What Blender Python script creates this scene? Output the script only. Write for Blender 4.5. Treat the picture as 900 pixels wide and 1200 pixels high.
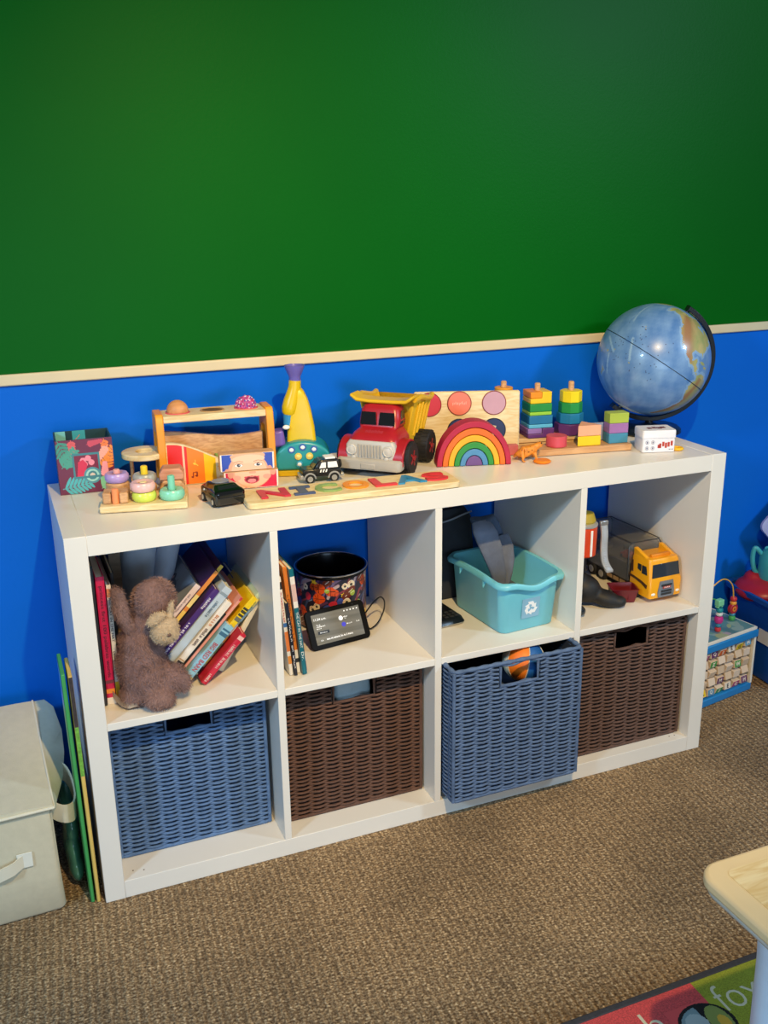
import bpy, bmesh, math, random
import numpy as np
from mathutils import Matrix, Vector
PI = math.pi
C = bpy.context.scene.collection
for o in list(bpy.data.objects): bpy.data.objects.remove(o)
rnd = random.Random(7)

# ------------------------------------------------------------------ camera
cam_d = bpy.data.cameras.new('camera'); cam = bpy.data.objects.new('camera', cam_d); C.objects.link(cam)
R0 = Vector((0.92480042, -0.38023311, -0.01292191)); R1 = Vector((-0.125675, -0.27325529, -0.95369667)); R2 = Vector((0.35909607, 0.88360304, -0.3004924))
mw = Matrix.Identity(4)
for i in range(3):
    mw[i][0] = R0[i]; mw[i][1] = -R1[i]; mw[i][2] = -R2[i]
mw.translation = Vector((-0.0834242, -1.70799099, 1.32065559))
cam.matrix_world = mw
cam_d.sensor_fit = 'VERTICAL'; cam_d.sensor_height = 24.0; cam_d.sensor_width = 18.0
cam_d.lens = 1134.587 / 1200 * 24.0
cam_d.clip_start = 0.02
sc = bpy.context.scene; sc.camera = cam
# ------------------------------------------------------------------ colour management
sc.view_settings.view_transform = 'Standard'; sc.view_settings.look = 'None'
sc.view_settings.gamma = 1.0; sc.view_settings.use_curve_mapping = False
sc.view_settings.exposure = 0.09
# ------------------------------------------------------------------ world + lamps
w = bpy.data.worlds.new('world'); sc.world = w; w.use_nodes = True
bg = w.node_tree.nodes['Background']; bg.inputs['Color'].default_value = (0.80, 0.90, 1.0, 1); bg.inputs['Strength'].default_value = 0.14
def lamp(name, kind, loc, target, energy, col, **kw):
    d = bpy.data.lights.new(name, kind); d.energy = energy; d.color = col
    for k, v in kw.items(): setattr(d, k, v)
    o = bpy.data.objects.new(name, d); C.objects.link(o); o.location = loc
    o.rotation_euler = (Vector(target) - Vector(loc)).to_track_quat('-Z', 'Y').to_euler()
    return o





lamp('ceiling_lamp_warm', 'SPOT', (0.38, -1.62, 2.36), (0.75, 0.12, 0.72), 222, (1.0, 0.69, 0.30), spot_size=1.15, spot_blend=1.0, shadow_soft_size=0.022)
lamp('ceiling_lamp_cool', 'AREA', (-1.9, -1.6, 2.05), (0.2, 0.2, 0.3), 40, (0.46, 0.73, 1.0), shape='DISK', size=0.35)
lamp('ceiling_lamp_cool', 'AREA', (2.75, -1.9, 2.15), (1.2, 0.2, 0.4), 32, (0.54, 0.77, 1.0), shape='DISK', size=0.35)
lamp('window_daylight', 'AREA', (0.2, -3.2, 0.75), (0.6, 0.2, 0.25), 30, (0.54, 0.77, 1.0), shape='RECTANGLE', size=1.6, size_y=1.0)

# ------------------------------------------------------------------ materials
def srgb(h):
    h = h.lstrip('#'); c = [int(h[i:i+2], 16) / 255 for i in (0, 2, 4)]
    return tuple(x / 12.92 if x <= 0.04045 else ((x + 0.055) / 1.055) ** 2.4 for x in c)
_m = {}
def mat(h, rough=0.5, var=0.05, scale=30, bump=0.0, bscale=200, metal=0.0, coat=0.0, alpha=1.0, trans=0.0, emit=0.0, stretch=None, sheen=0.0, spec=0.5):
    key = (h, rough, var, scale, bump, bscale, metal, coat, alpha, trans, emit, stretch, sheen, spec)
    if key in _m: return _m[key]
    m = bpy.data.materials.new('surface_' + h.strip('#')); m.use_nodes = True
    nt = m.node_tree; b = nt.nodes['Principled BSDF']; c = srgb(h)
    b.inputs['Roughness'].default_value = rough; b.inputs['Metallic'].default_value = metal
    b.inputs['Coat Weight'].default_value = coat; b.inputs['Alpha'].default_value = alpha
    b.inputs['Transmission Weight'].default_value = trans
    b.inputs['Sheen Weight'].default_value = sheen; b.inputs['Specular IOR Level'].default_value = spec
    tc = nt.nodes.new('ShaderNodeTexCoord'); mp = nt.nodes.new('ShaderNodeMapping')
    nt.links.new(tc.outputs['Object'], mp.inputs['Vector'])
    if stretch: mp.inputs['Scale'].default_value = stretch
    n = nt.nodes.new('ShaderNodeTexNoise'); n.inputs['Scale'].default_value = scale; n.inputs['Detail'].default_value = 4
    nt.links.new(mp.outputs[0], n.inputs['Vector'])
    r = nt.nodes.new('ShaderNodeValToRGB')
    r.color_ramp.elements[0].position = 0.3; r.color_ramp.elements[1].position = 0.7
    r.color_ramp.elements[0].color = (*[x * (1 - var) for x in c], 1); r.color_ramp.elements[1].color = (*[min(1, x * (1 + var)) for x in c], 1)
    nt.links.new(n.outputs['Fac'], r.inputs['Fac']); nt.links.new(r.outputs['Color'], b.inputs['Base Color'])
    if emit:
        nt.links.new(r.outputs['Color'], b.inputs['Emission Color']); b.inputs['Emission Strength'].default_value = emit
    if bump:
        n2 = nt.nodes.new('ShaderNodeTexNoise'); n2.inputs['Scale'].default_value = bscale; n2.inputs['Detail'].default_value = 3
        nt.links.new(mp.outputs[0], n2.inputs['Vector'])
        bm = nt.nodes.new('ShaderNodeBump'); bm.inputs['Strength'].default_value = bump; bm.inputs['Distance'].default_value = 0.002
        nt.links.new(n2.outputs['Fac'], bm.inputs['Height']); nt.links.new(bm.outputs[0], b.inputs['Normal'])
    _m[key] = m; return m
def wood(h1, h2, scale=14, rough=0.5, stretch=(1, 8, 8)):
    key = ('wood', h1, h2, scale, stretch)
    if key in _m: return _m[key]
    m = bpy.data.materials.new('wood_' + h1.strip('#')); m.use_nodes = True; nt = m.node_tree; b = nt.nodes['Principled BSDF']
    b.inputs['Roughness'].default_value = rough
    tc = nt.nodes.new('ShaderNodeTexCoord'); mp = nt.nodes.new('ShaderNodeMapping'); mp.inputs['Scale'].default_value = stretch
    nt.links.new(tc.outputs['Object'], mp.inputs['Vector'])
    n = nt.nodes.new('ShaderNodeTexNoise'); n.inputs['Scale'].default_value = scale; n.inputs['Detail'].default_value = 5; n.inputs['Distortion'].default_value = 1.2
    nt.links.new(mp.outputs[0], n.inputs['Vector'])
    r = nt.nodes.new('ShaderNodeValToRGB'); r.color_ramp.elements[0].position = 0.35; r.color_ramp.elements[1].position = 0.65
    r.color_ramp.elements[0].color = (*srgb(h2), 1); r.color_ramp.elements[1].color = (*srgb(h1), 1)
    nt.links.new(n.outputs['Fac'], r.inputs['Fac']); nt.links.new(r.outputs['Color'], b.inputs['Base Color'])
    _m[key] = m; return m
def paint_mat(rough=0.45, coat=0.0):
    key = ('paint', rough, coat)
    if key in _m: return _m[key]
    m = bpy.data.materials.new('printed_surface'); m.use_nodes = True; nt = m.node_tree; b = nt.nodes['Principled BSDF']
    a = nt.nodes.new('ShaderNodeAttribute'); a.attribute_name = 'Col'
    nt.links.new(a.outputs['Color'], b.inputs['Base Color']); b.inputs['Roughness'].default_value = rough; b.inputs['Coat Weight'].default_value = coat
    _m[key] = m; return m

# ------------------------------------------------------------------ mesh builder
def T(x=0, y=0, z=0): return Matrix.Translation((x, y, z))
def RX(a): return Matrix.Rotation(math.radians(a), 4, 'X')
def RY(a): return Matrix.Rotation(math.radians(a), 4, 'Y')
def RZ(a): return Matrix.Rotation(math.radians(a), 4, 'Z')
def F(x=0, y=0, z=0): return T(x, y, z) @ RX(90)          # XY plane -> upright, facing -y
class MB:
    def __init__(s): s.v = []; s.f = []; s.mi = []
    def add(s, vs, fs, M=None, m=0):
        b = len(s.v)
        for p in vs:
            p = Vector(p)
            s.v.append(tuple(M @ p) if M is not None else tuple(p))
        for f in fs: s.f.append([b + i for i in f]); s.mi.append(m)
        return s
    def box(s, x0, y0, z0, x1, y1, z1, M=None, m=0):
        vs = [(x0,y0,z0),(x1,y0,z0),(x1,y1,z0),(x0,y1,z0),(x0,y0,z1),(x1,y0,z1),(x1,y1,z1),(x0,y1,z1)]
        return s.add(vs, [(0,3,2,1),(4,5,6,7),(0,1,5,4),(1,2,6,5),(2,3,7,6),(3,0,4,7)], M, m)
    def prism(s, pts, z0, z1, M=None, m=0):
        a = sum(pts[i][0]*pts[(i+1)%len(pts)][1]-pts[(i+1)%len(pts)][0]*pts[i][1] for i in range(len(pts)))
        if a < 0: pts = pts[::-1]
        n = len(pts)
        vs = [(x,y,z0) for x,y in pts] + [(x,y,z1) for x,y in pts]
        fs = [tuple(range(n-1,-1,-1)), tuple(range(n,2*n))] + [(i,(i+1)%n,n+(i+1)%n,n+i) for i in range(n)]
        return s.add(vs, fs, M, m)
    def lathe(s, prof, n=32, M=None, m=0, cap=True):
        vs = []; fs = []
        for r, z in prof:
            for i in range(n):
                a = 2*PI*i/n; vs.append((r*math.cos(a), r*math.sin(a), z))
        for k in range(len(prof)-1):
            for i in range(n):
                j = (i+1) % n; fs.append((k*n+i, k*n+j, (k+1)*n+j, (k+1)*n+i))
        if cap:
            fs.append(tuple(range(n-1,-1,-1))); L = (len(prof)-1)*n; fs.append(tuple(range(L, L+n)))
        return s.add(vs, fs, M, m)
    def cyl(s, r, z0, z1, n=28, M=None, m=0, ch=0.0):
        if ch: return s.lathe([(r-ch,z0),(r,z0+ch),(r,z1-ch),(r-ch,z1)], n, M, m)
        return s.lathe([(r,z0),(r,z1)], n, M, m)
    def ball(s, c, r, nu=28, nv=16, M=None, m=0):
        rx, ry, rz = (r, r, r) if not hasattr(r, '__len__') else r
        vs = [(c[0],c[1],c[2]-rz)]; fs = []
        for j in range(1, nv):
            t = -PI/2 + PI*j/nv
            for i in range(nu):
                a = 2*PI*i/nu; vs.append((c[0]+rx*math.cos(t)*math.cos(a), c[1]+ry*math.cos(t)*math.sin(a), c[2]+rz*math.sin(t)))
        vs.append((c[0],c[1],c[2]+rz)); top = len(vs)-1
        for i in range(nu):
            fs.append((0, 1+(i+1)%nu, 1+i)); b = 1+(nv-2)*nu; fs.append((top, b+i, b+(i+1)%nu))
        for j in range(nv-2):
            for i in range(nu):
                k = (i+1)%nu; a = 1+j*nu; b = a+nu; fs.append((a+i, a+k, b+k, b+i))
        return s.add(vs, fs, M, m)
    def torus(s, R, r, nu=36, nv=14, M=None, m=0, rz=None):
        rz = rz or r; vs = []; fs = []
        for i in range(nu):
            a = 2*PI*i/nu
            for j in range(nv):
                b = 2*PI*j/nv; q = R + r*math.cos(b); vs.append((q*math.cos(a), q*math.sin(a), rz*math.sin(b)))
        for i in range(nu):
            for j in range(nv):
                k = (i+1)%nu; l = (j+1)%nv; fs.append((i*nv+j, k*nv+j, k*nv+l, i*nv+l))
        return s.add(vs, fs, M, m)
    def tube(s, pts, r, n=8, closed=False, M=None, m=0, cap=True):
        P = [Vector(p) for p in pts]; N = len(P); vs = []; fs = []
        rr = r if hasattr(r, '__len__') else [r]*N
        up = None
        for i in range(N):
            if closed: t = (P[(i+1)%N]-P[i-1])
            else: t = P[min(i+1,N-1)]-P[max(i-1,0)]
            t.normalize()
            if up is None:
                up = Vector((0,0,1)) if abs(t.z) < 0.9 else Vector((1,0,0))
            a = t.cross(up)
            if a.length < 1e-6: a = t.orthogonal()
            a.normalize(); b = a.cross(t); b.normalize(); up = b
            for j in range(n):
                q = 2*PI*j/n; vs.append(P[i] + rr[i]*(math.cos(q)*a + math.sin(q)*b))
        for i in range(N if closed else N-1):
            k = (i+1)%N
            for j in range(n): l = (j+1)%n; fs.append((i*n+j, i*n+l, k*n+l, k*n+j))
        if cap and not closed:
            fs.append(tuple(range(n-1,-1,-1))); fs.append(tuple(range((N-1)*n, N*n)))
        return s.add(vs, fs, M, m)
    def loft(s, rings, nc=5, M=None, m=0, cap0=True, cap1=True):
        """rounded-rectangle rings: (z, cx, cy, hx, hy, r)"""
        vs = []; fs = []; n = nc*4
        for z, cx, cy, hx, hy, r in rings:
            r = min(r, hx, hy)
            for q, (sx, sy) in enumerate(((1,1),(-1,1),(-1,-1),(1,-1))):
                for k in range(nc):
                    a = PI/2*(q + k/(nc-1)); vs.append((cx+sx*(hx-r)+r*math.cos(a), cy+sy*(hy-r)+r*math.sin(a), z))
        for k in range(len(rings)-1):
            for i in range(n): j = (i+1)%n; fs.append((k*n+i, k*n+j, (k+1)*n+j, (k+1)*n+i))
        if cap0: fs.append(tuple(range(n-1,-1,-1)))
        if cap1: L = (len(rings)-1)*n; fs.append(tuple(range(L, L+n)))
        return s.add(vs, fs, M, m)
    def marks(s, n, W, H, M=None, m=0, depth=0.0003, seed=1):
        """a line of n small unreadable letter-like strokes, W x H, centred"""
        rv = random.Random(seed*31+n); a = W/n; t = min(a*.22, H*.2)
        for k in range(n):
            if rv.random() < .12 and n > 5: continue
            x = -W/2+a*(k+.12); w_ = a*.72; h = H*rv.choice([.68,.68,.7,1.0]); y = -H/2
            q = rv.random()
            s.box(x,y,0,x+t,y+h,depth,M,m)
            if q < .7: s.box(x+w_-t,y,0,x+w_,y+H*.68,depth,M,m)
            if q < .45: s.box(x+t,y+H*.68-t,0,x+w_-t,y+H*.68,depth,M,m)
            if q > .3: s.box(x+t,y,0,x+w_-t,y+t,depth,M,m)
        return s
    def text(s, t, W, H, M=None, m=0, depth=0.0004, bold=0.0):
        if t.startswith('~'): return s.marks(int(t[1:]), W, H, M, m, depth, int(t[1:]))
        cu = bpy.data.curves.new('lettering', 'FONT'); cu.body = t; cu.size = 1; cu.resolution_u = 3; cu.offset = bold
        o = bpy.data.objects.new('lettering', cu); me = bpy.data.meshes.new_from_object(o)
        vs = [v.co.copy() for v in me.vertices]; fs = [tuple(p.vertices) for p in me.polygons]
        bpy.data.objects.remove(o); bpy.data.curves.remove(cu); bpy.data.meshes.remove(me)
        if not vs: return s
        x0 = min(v.x for v in vs); x1 = max(v.x for v in vs); y0 = min(v.y for v in vs); y1 = max(v.y for v in vs)
        k = W/(x1-x0) if W else None; q = H/(y1-y0) if H else k
        k = k or q
        out = [((v.x-(x0+x1)/2)*k, (v.y-(y0+y1)/2)*q, 0) for v in vs]; n = len(out)
        ed = {}
        for f in fs:
            for i in range(len(f)):
                e = (f[i], f[(i+1)%len(f)])
                if (e[1], e[0]) in ed: del ed[(e[1], e[0])]
                else: ed[e] = 1
        vv = out + [(x, y, depth) for x, y, z in out]
        ff = [tuple(reversed(f)) for f in fs] + [tuple(i+n for i in f) for f in fs] + [(a, b, b+n, a+n) for a, b in ed]
        return s.add(vv, ff, M, m)
def obj(name, mb, mats, parent=None, loc=None, rot=None, bevel=0.0, seg=2, smooth=40):
    me = bpy.data.meshes.new(name); me.from_pydata(mb.v, [], mb.f)
    if not isinstance(mats, (list, tuple)): mats = [mats]
    for m in mats: me.materials.append(m)
    if len(mats) > 1: me.polygons.foreach_set('material_index', mb.mi)
    me.update()
    if smooth:
        me.polygons.foreach_set('use_smooth', [True]*len(me.polygons))
        me.set_sharp_from_angle(angle=math.radians(smooth))
    o = bpy.data.objects.new(name, me); C.objects.link(o)
    if parent: o.parent = parent
    if loc: o.location = loc
    if rot: o.rotation_euler = [math.radians(a) for a in rot]
    if bevel:
        b = o.modifiers.new('edge_round', 'BEVEL'); b.width = bevel; b.segments = seg; b.limit_method = 'ANGLE'; b.angle_limit = math.radians(50); b.harden_normals = False
    return o
def tag(o, label, cat, group=None):
    o['label'] = label; o['category'] = cat
    if group: o['group'] = group
    return o
def thing(name, label, cat, loc=(0,0,0), rot=(0,0,0), group=None):
    o = bpy.data.objects.new(name, None); C.objects.link(o); o.empty_display_size = 0.03
    o.location = loc; o.rotation_euler = [math.radians(a) for a in rot]
    return tag(o, label, cat, group)
def struct(name, mb, m, **k):
    o = obj(name, mb, m, **k); o['kind'] = 'structure'; return o
def inside(P, X, Y):
    r = np.zeros(X.shape, bool); n = len(P)
    for i in range(n):
        x0, y0 = P[i]; x1, y1 = P[(i+1)%n]
        if y0 == y1: continue
        c = ((y0 > Y) != (y1 > Y)) & (X < (x1-x0)*(Y-y0)/(y1-y0)+x0); r ^= c
    return r
class Canvas:
    def __init__(s, W, H, n, base):
        s.W, s.H = W, H; s.nx = n; s.ny = max(2, int(n*H/W))
        x = (np.arange(s.nx)+.5)/s.nx*W; y = (np.arange(s.ny)+.5)/s.ny*H
        s.X, s.Y = np.meshgrid(x, y); s.c = np.empty(s.X.shape+(3,)); s.c[:] = srgb(base)
    def put(s, k, h): s.c[k] = srgb(h); return s
    def rect(s, x0, y0, x1, y1, h): return s.put((s.X>=x0)&(s.X<=x1)&(s.Y>=y0)&(s.Y<=y1), h)
    def ell(s, cx, cy, rx, ry, h, rot=0):
        a = math.radians(rot); dx = s.X-cx; dy = s.Y-cy
        u = dx*math.cos(a)+dy*math.sin(a); v = -dx*math.sin(a)+dy*math.cos(a)
        return s.put((u/rx)**2+(v/ry)**2 <= 1, h)
    def poly(s, P, h): return s.put(inside(P, s.X, s.Y), h)
    def line(s, P, w, h):
        for (x0,y0),(x1,y1) in zip(P[:-1], P[1:]):
            L = max(1e-9, (x1-x0)**2+(y1-y0)**2); t = np.clip(((s.X-x0)*(x1-x0)+(s.Y-y0)*(y1-y0))/L, 0, 1)
            s.put((s.X-x0-t*(x1-x0))**2+(s.Y-y0-t*(y1-y0))**2 <= (w/2)**2, h)
        return s
    def star(s, cx, cy, r, h, rot=0):
        return s.poly([(cx+(r if k%2==0 else r*.45)*math.sin(rot+k*PI/5), cy+(r if k%2==0 else r*.45)*math.cos(rot+k*PI/5)) for k in range(10)], h)
def painted(name, cv, fn, parent, rough=0.45, coat=0.0, loc=None, rot=None):
    nx, ny = cv.nx, cv.ny
    X, Y = np.meshgrid(np.linspace(0, cv.W, nx+1), np.linspace(0, cv.H, ny+1))
    P = np.stack(fn(X, Y), -1).reshape(-1, 3)
    i, j = np.meshgrid(np.arange(nx), np.arange(ny)); a = (j*(nx+1)+i).ravel()
    q = np.stack([a, a+1, a+nx+2, a+nx+1], 1)
    me = bpy.data.meshes.new(name)
    me.vertices.add(len(P)); me.vertices.foreach_set('co', P.astype(np.float32).ravel())
    me.loops.add(q.size); me.loops.foreach_set('vertex_index', q.ravel().astype(np.int32))
    me.polygons.add(len(q)); me.polygons.foreach_set('loop_start', (np.arange(len(q))*4).astype(np.int32))
    me.update(calc_edges=True)
    me.polygons.foreach_set('use_smooth', [True]*len(q))
    at = me.color_attributes.new('Col', 'FLOAT_COLOR', 'CORNER')
    col = np.ones((len(q), 4, 4), np.float32); col[:, :, :3] = cv.c.reshape(-1, 1, 3)
    at.data.foreach_set('color', col.ravel())
    me.materials.append(paint_mat(rough, coat))
    o = bpy.data.objects.new(name, me); C.objects.link(o)
    if parent: o.parent = parent
    if loc: o.location = loc
    if rot: o.rotation_euler = [math.radians(a) for a in rot]
    return o
def front(x0, z0, y):                    # canvas onto an upright face looking to -y
    return lambda X, Y: (x0+X, np.full_like(X, y), z0+Y)
def flat(x0, y0, z):                     # canvas onto a horizontal top face
    return lambda X, Y: (x0+X, y0+Y, np.full_like(X, z))

# shared materials
WHITE = mat('#e6e2da', 0.30, 0.02, 6)
BIRCH = wood('#ecd9ae', '#dcc08a', 10, 0.5, (2, 12, 12))
BEECH = wood('#d9ab7c', '#c08f62', 14, 0.5, (3, 10, 10))
BLACK = mat('#0d0e11', 0.35, 0.1); RUBBER = mat('#141416', 0.7, 0.1)
SILVER = mat('#c9c9c6', 0.3, 0.04, metal=0.6); CHROME = mat('#d8d8d8', 0.15, 0.02, metal=1.0)
WHITEP = mat('#f2f2ee', 0.4, 0.03); CREAM = mat('#efe6d2', 0.6, 0.04)

# ------------------------------------------------------------------ the room
def wall_mat(h, var, rough):
    return mat(h, rough, var, 2.2, 0.12, 160, spec=0.10)
YW = 0.41; ZT0, ZT1 = 0.981, 1.0045
WL, WR = -1.6, 3.2
mb = MB(); mb.box(WL, YW, ZT1-0.004, WR, YW+0.1, 2.45, m=0); mb.box(WL, YW, -0.02, WR, YW+0.1, ZT0+0.004, m=1)
struct('wall_back', mb, [wall_mat('#005a0e', 0.05, 0.45), wall_mat('#0a66d2', 0.04, 0.45)])
mb = MB(); mb.box(WL, YW-0.009, ZT0, WR, YW+0.001, ZT1)
struct('trim_1', mb, mat('#dccaa4', 0.5, 0.04, 9), bevel=0.003)
# carpet
m = bpy.data.materials.new('carpet'); m.use_nodes = True; nt = m.node_tree; b = nt.nodes['Principled BSDF']; b.inputs['Roughness'].default_value = 0.95
tc = nt.nodes.new('ShaderNodeTexCoord')
def nd(t, **k):
    n = nt.nodes.new(t)
    for a, v in k.items(): n.inputs[a].default_value = v
    return n
mp = nd('ShaderNodeMapping'); mp.inputs['Rotation'].default_value = (0, 0, math.radians(4)); nt.links.new(tc.outputs['Object'], mp.inputs[0])
vo = nd('ShaderNodeTexVoronoi', Scale=150.0, Randomness=0.75); mp2 = nd('ShaderNodeMapping'); mp2.inputs['Scale'].default_value = (0.75, 1.1, 1); nt.links.new(mp.outputs[0], mp2.inputs[0]); nt.links.new(mp2.outputs[0], vo.inputs['Vector'])
n1 = nd('ShaderNodeTexNoise', Scale=230.0, Detail=3.0); nt.links.new(mp.outputs[0], n1.inputs['Vector'])
n2 = nd('ShaderNodeTexNoise', Scale=3.0, Detail=2.0); nt.links.new(tc.outputs['Object'], n2.inputs['Vector'])
wv = nd('ShaderNodeTexWave', Scale=21.0, Distortion=2.0, Detail=2.0); wv.bands_direction = 'X'; wv.inputs['Detail Scale'].default_value = 8; nt.links.new(mp.outputs[0], wv.inputs['Vector'])
r1 = nd('ShaderNodeValToRGB'); e = r1.color_ramp.elements
e[0].position = 0.30; e[0].color = (*srgb('#674f33'), 1); e[1].position = 0.68; e[1].color = (*srgb('#d6c09c'), 1)
e2 = r1.color_ramp.elements.new(0.5); e2.color = (*srgb('#a98c66'), 1)
nt.links.new(n1.outputs['Fac'], r1.inputs[0])
r2 = nd('ShaderNodeValToRGB'); r2.color_ramp.elements[0].position = 0.15; r2.color_ramp.elements[0].color = (1.06, 1.04, 1.02, 1); r2.color_ramp.elements[1].position = 0.75; r2.color_ramp.elements[1].color = (0.5, 0.47, 0.45, 1)
nt.links.new(vo.outputs['Distance'], r2.inputs[0])
mx = nd('ShaderNodeMix'); mx.data_type = 'RGBA'; mx.blend_type = 'MULTIPLY'; mx.inputs['Factor'].default_value = 1.0
nt.links.new(r1.outputs[0], mx.inputs['A']); nt.links.new(r2.outputs[0], mx.inputs['B'])
r3 = nd('ShaderNodeValToRGB'); r3.color_ramp.elements[0].color = (0.8, 0.8, 0.8, 1); r3.color_ramp.elements[1].color = (1.1, 1.1, 1.1, 1)
r3.color_ramp.elements[0].position = 0.2; r3.color_ramp.elements[1].position = 0.7
nt.links.new(wv.outputs['Fac'], r3.inputs[0])
mx2 = nd('ShaderNodeMix'); mx2.data_type = 'RGBA'; mx2.blend_type = 'MULTIPLY'; mx2.inputs['Factor'].default_value = 1.0
nt.links.new(mx.outputs['Result'], mx2.inputs['A']); nt.links.new(r3.outputs[0], mx2.inputs['B'])
r4 = nd('ShaderNodeValToRGB'); r4.color_ramp.elements[0].color = (0.82, 0.82, 0.82, 1); r4.color_ramp.elements[1].color = (1.16, 1.16, 1.16, 1); r4.color_ramp.elements[0].position = 0.36; r4.color_ramp.elements[1].position = 0.62
nt.links.new(n2.outputs['Fac'], r4.inputs[0])
mx3 = nd('ShaderNodeMix'); mx3.data_type = 'RGBA'; mx3.blend_type = 'MULTIPLY'; mx3.inputs['Factor'].default_value = 1.0
nt.links.new(mx2.outputs['Result'], mx3.inputs['A']); nt.links.new(r4.outputs[0], mx3.inputs['B'])
nt.links.new(mx3.outputs['Result'], b.inputs['Base Color'])
ad = nd('ShaderNodeMath'); ad.operation = 'SUBTRACT'; nt.links.new(wv.outputs['Fac'], ad.inputs[0]); nt.links.new(vo.outputs['Distance'], ad.inputs[1])
bp = nd('ShaderNodeBump', Strength=0.9, Distance=0.004); nt.links.new(ad.outputs[0], bp.inputs['Height']); nt.links.new(bp.outputs[0], b.inputs['Normal'])
mb = MB(); mb.box(WL, -2.6, -0.05, WR, YW, 0.0)
struct('floor', mb, m)

# ------------------------------------------------------------------ the cube shelf
SW, SH, SD, st, sd = 1.465, 0.77, 0.39, 0.039, 0.0155
op = (SW-2*st-3*sd)/4
XS = [st+i*(op+sd) for i in range(4)]            # left edge of each opening
ZM0 = st+(SH-2*st-sd)/2; ZM = ZM0+sd             # middle boards
sh = thing('cube_shelf', 'long white eight-cube shelf unit standing on brown carpet against the blue wall', 'shelf', (0,0,0))
B = 0.0009
mb = MB(); mb.box(0,0,0,st,SD,SH); obj('side_panel', mb, WHITE, sh, bevel=B)
mb = MB(); mb.box(SW-st,0,0,SW,SD,SH); obj('side_panel', mb, WHITE, sh, bevel=B)
mb = MB(); mb.box(st,0.0004,SH-st,SW-st,SD,SH-0.0004); obj('top_panel', mb, WHITE, sh, bevel=B)
mb = MB(); mb.box(st,0.0004,0,SW-st,SD,st); obj('bottom_panel', mb, WHITE, sh, bevel=B)
for i in range(3):
    x = XS[i]+op; mb = MB(); mb.box(x,0.0006,st,x+sd,SD,SH-st); obj('divider', mb, WHITE, sh, bevel=B)
for i in range(4):
    mb = MB(); mb.box(XS[i],0.0008,ZM0,XS[i]+op,SD,ZM); obj('shelf_board', mb, WHITE, sh, bevel=B)
for x, y in ((0.06,0.028),(0.081,0.022),(1.386,0.02),(1.402,0.02)):
    mb = MB(); mb.cyl(0.0016, st-0.001, st+0.0004, 10, T(x,y,0)); obj('peg_hole', mb, mat('#6b5a45', 0.8), sh)

# ------------------------------------------------------------------ woven baskets
BW, BD, BH = 0.322, 0.362, 0.325
def rect_path(hw, d, r, n_per):
    """closed rounded rectangle, x in [-hw,hw], y in [0,d]; returns points, normals, arc length, starting mid-front going +x"""
    seg = []
    def line(a, b): seg.append(('l', a, b))
    def arc(c, a0): seg.append(('a', c, a0))
    pts = []
    def L(a, b):
        n = max(2, int((Vector(b)-Vector(a)).length/n_per))
        for i in range(n): t = i/n; pts.append((a[0]+(b[0]-a[0])*t, a[1]+(b[1]-a[1])*t))
    def A(cx, cy, a0):
        for i in range(4):
            a = math.radians(a0+90*i/4); pts.append((cx+r*math.cos(a), cy+r*math.sin(a)))
    L((0,0),(hw-r,0)); A(hw-r,r,-90); L((hw,r),(hw,d-r)); A(hw-r,d-r,0); L((hw-r,d),(-hw+r,d)); A(-hw+r,d-r,90); L((-hw,d-r),(-hw,r)); A(-hw+r,r,180); L((-hw+r,0),(0,0))
    return pts
HW0, HW1, HZ0, HZ1 = -0.047, 0.047, BH-0.058, BH-0.010       # hand hole
def weave_mesh():
    P = rect_path(BW/2-0.003, BD-0.006, 0.010, 0.0085)
    P = [(x, y+0.003) for x, y in P]; N = len(P)
    nrm = []; arc = [0]
    for i in range(N):
        t = Vector(P[(i+1)%N])-Vector(P[i-1]); t.normalize(); nrm.append(Vector((t.y, -t.x)))
        arc.append(arc[-1]+(Vector(P[(i+1)%N])-Vector(P[i])).length)
    tot = arc[-1]; k = int(round(tot/2/0.0345)); per = tot/(2*k)
    rows = 64; pitch = (BH-0.012)/rows
    mb = MB(); rv = random.Random(3)
    for r in range(rows):
        z = 0.005+pitch*(r+0.5); ph = PI*(r%2); pts = []; jz = rv.uniform(-0.0005,0.0005)
        for i in range(N):
            o = 0.0027*math.sin(PI*arc[i]/per+ph); sag = -0.0016*math.sin(PI*arc[i]/per+ph)
            pts.append((P[i][0]+nrm[i].x*o, P[i][1]+nrm[i].y*o, z+jz+sag+rv.uniform(-0.0005,0.0005)))
        hole = HZ0 < z < HZ1
        if hole:
            run = [i for i in range(N) if not (P[i][1] < 0.006 and HW0-0.002 < P[i][0] < HW1+0.002)]
            s0 = next(j for j in range(len(run)) if run[j]-run[j-1] not in (1,) and j > 0) if any(run[j]-run[j-1] != 1 for j in range(1,len(run))) else 0
            run = run[s0:]+run[:s0]; mb.tube([pts[i] for i in run], 0.0028, 6)
        else: mb.tube(pts, 0.0028, 6, closed=True)
    return mb
_weave = weave_mesh()
def liner_mb():
    mb = MB(); t = 0.002; i0 = 0.006; hw = BW/2-i0; y0, y1 = i0, BD-i0
    mb.box(-hw,y0,0.002,hw,y1,0.006)
    mb.box(-hw,y0,0.006,-hw+t,y1,BH-0.008); mb.box(hw-t,y0,0.006,hw,y1,BH-0.008); mb.box(-hw+t,y1-t,0.006,hw-t,y1,BH-0.008)
    mb.box(-hw+t,y0,0.006,HW0-0.003,y0+t,BH-0.008); mb.box(HW1+0.003,y0,0.006,hw-t,y0+t,BH-0.008)
    mb.box(HW0-0.003,y0,0.006,HW1+0.003,y0+t,HZ0-0.003)
    return mb
def rope(mb, pts, r, closed=False):
    mb.tube(pts, r, 8, closed)
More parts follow.
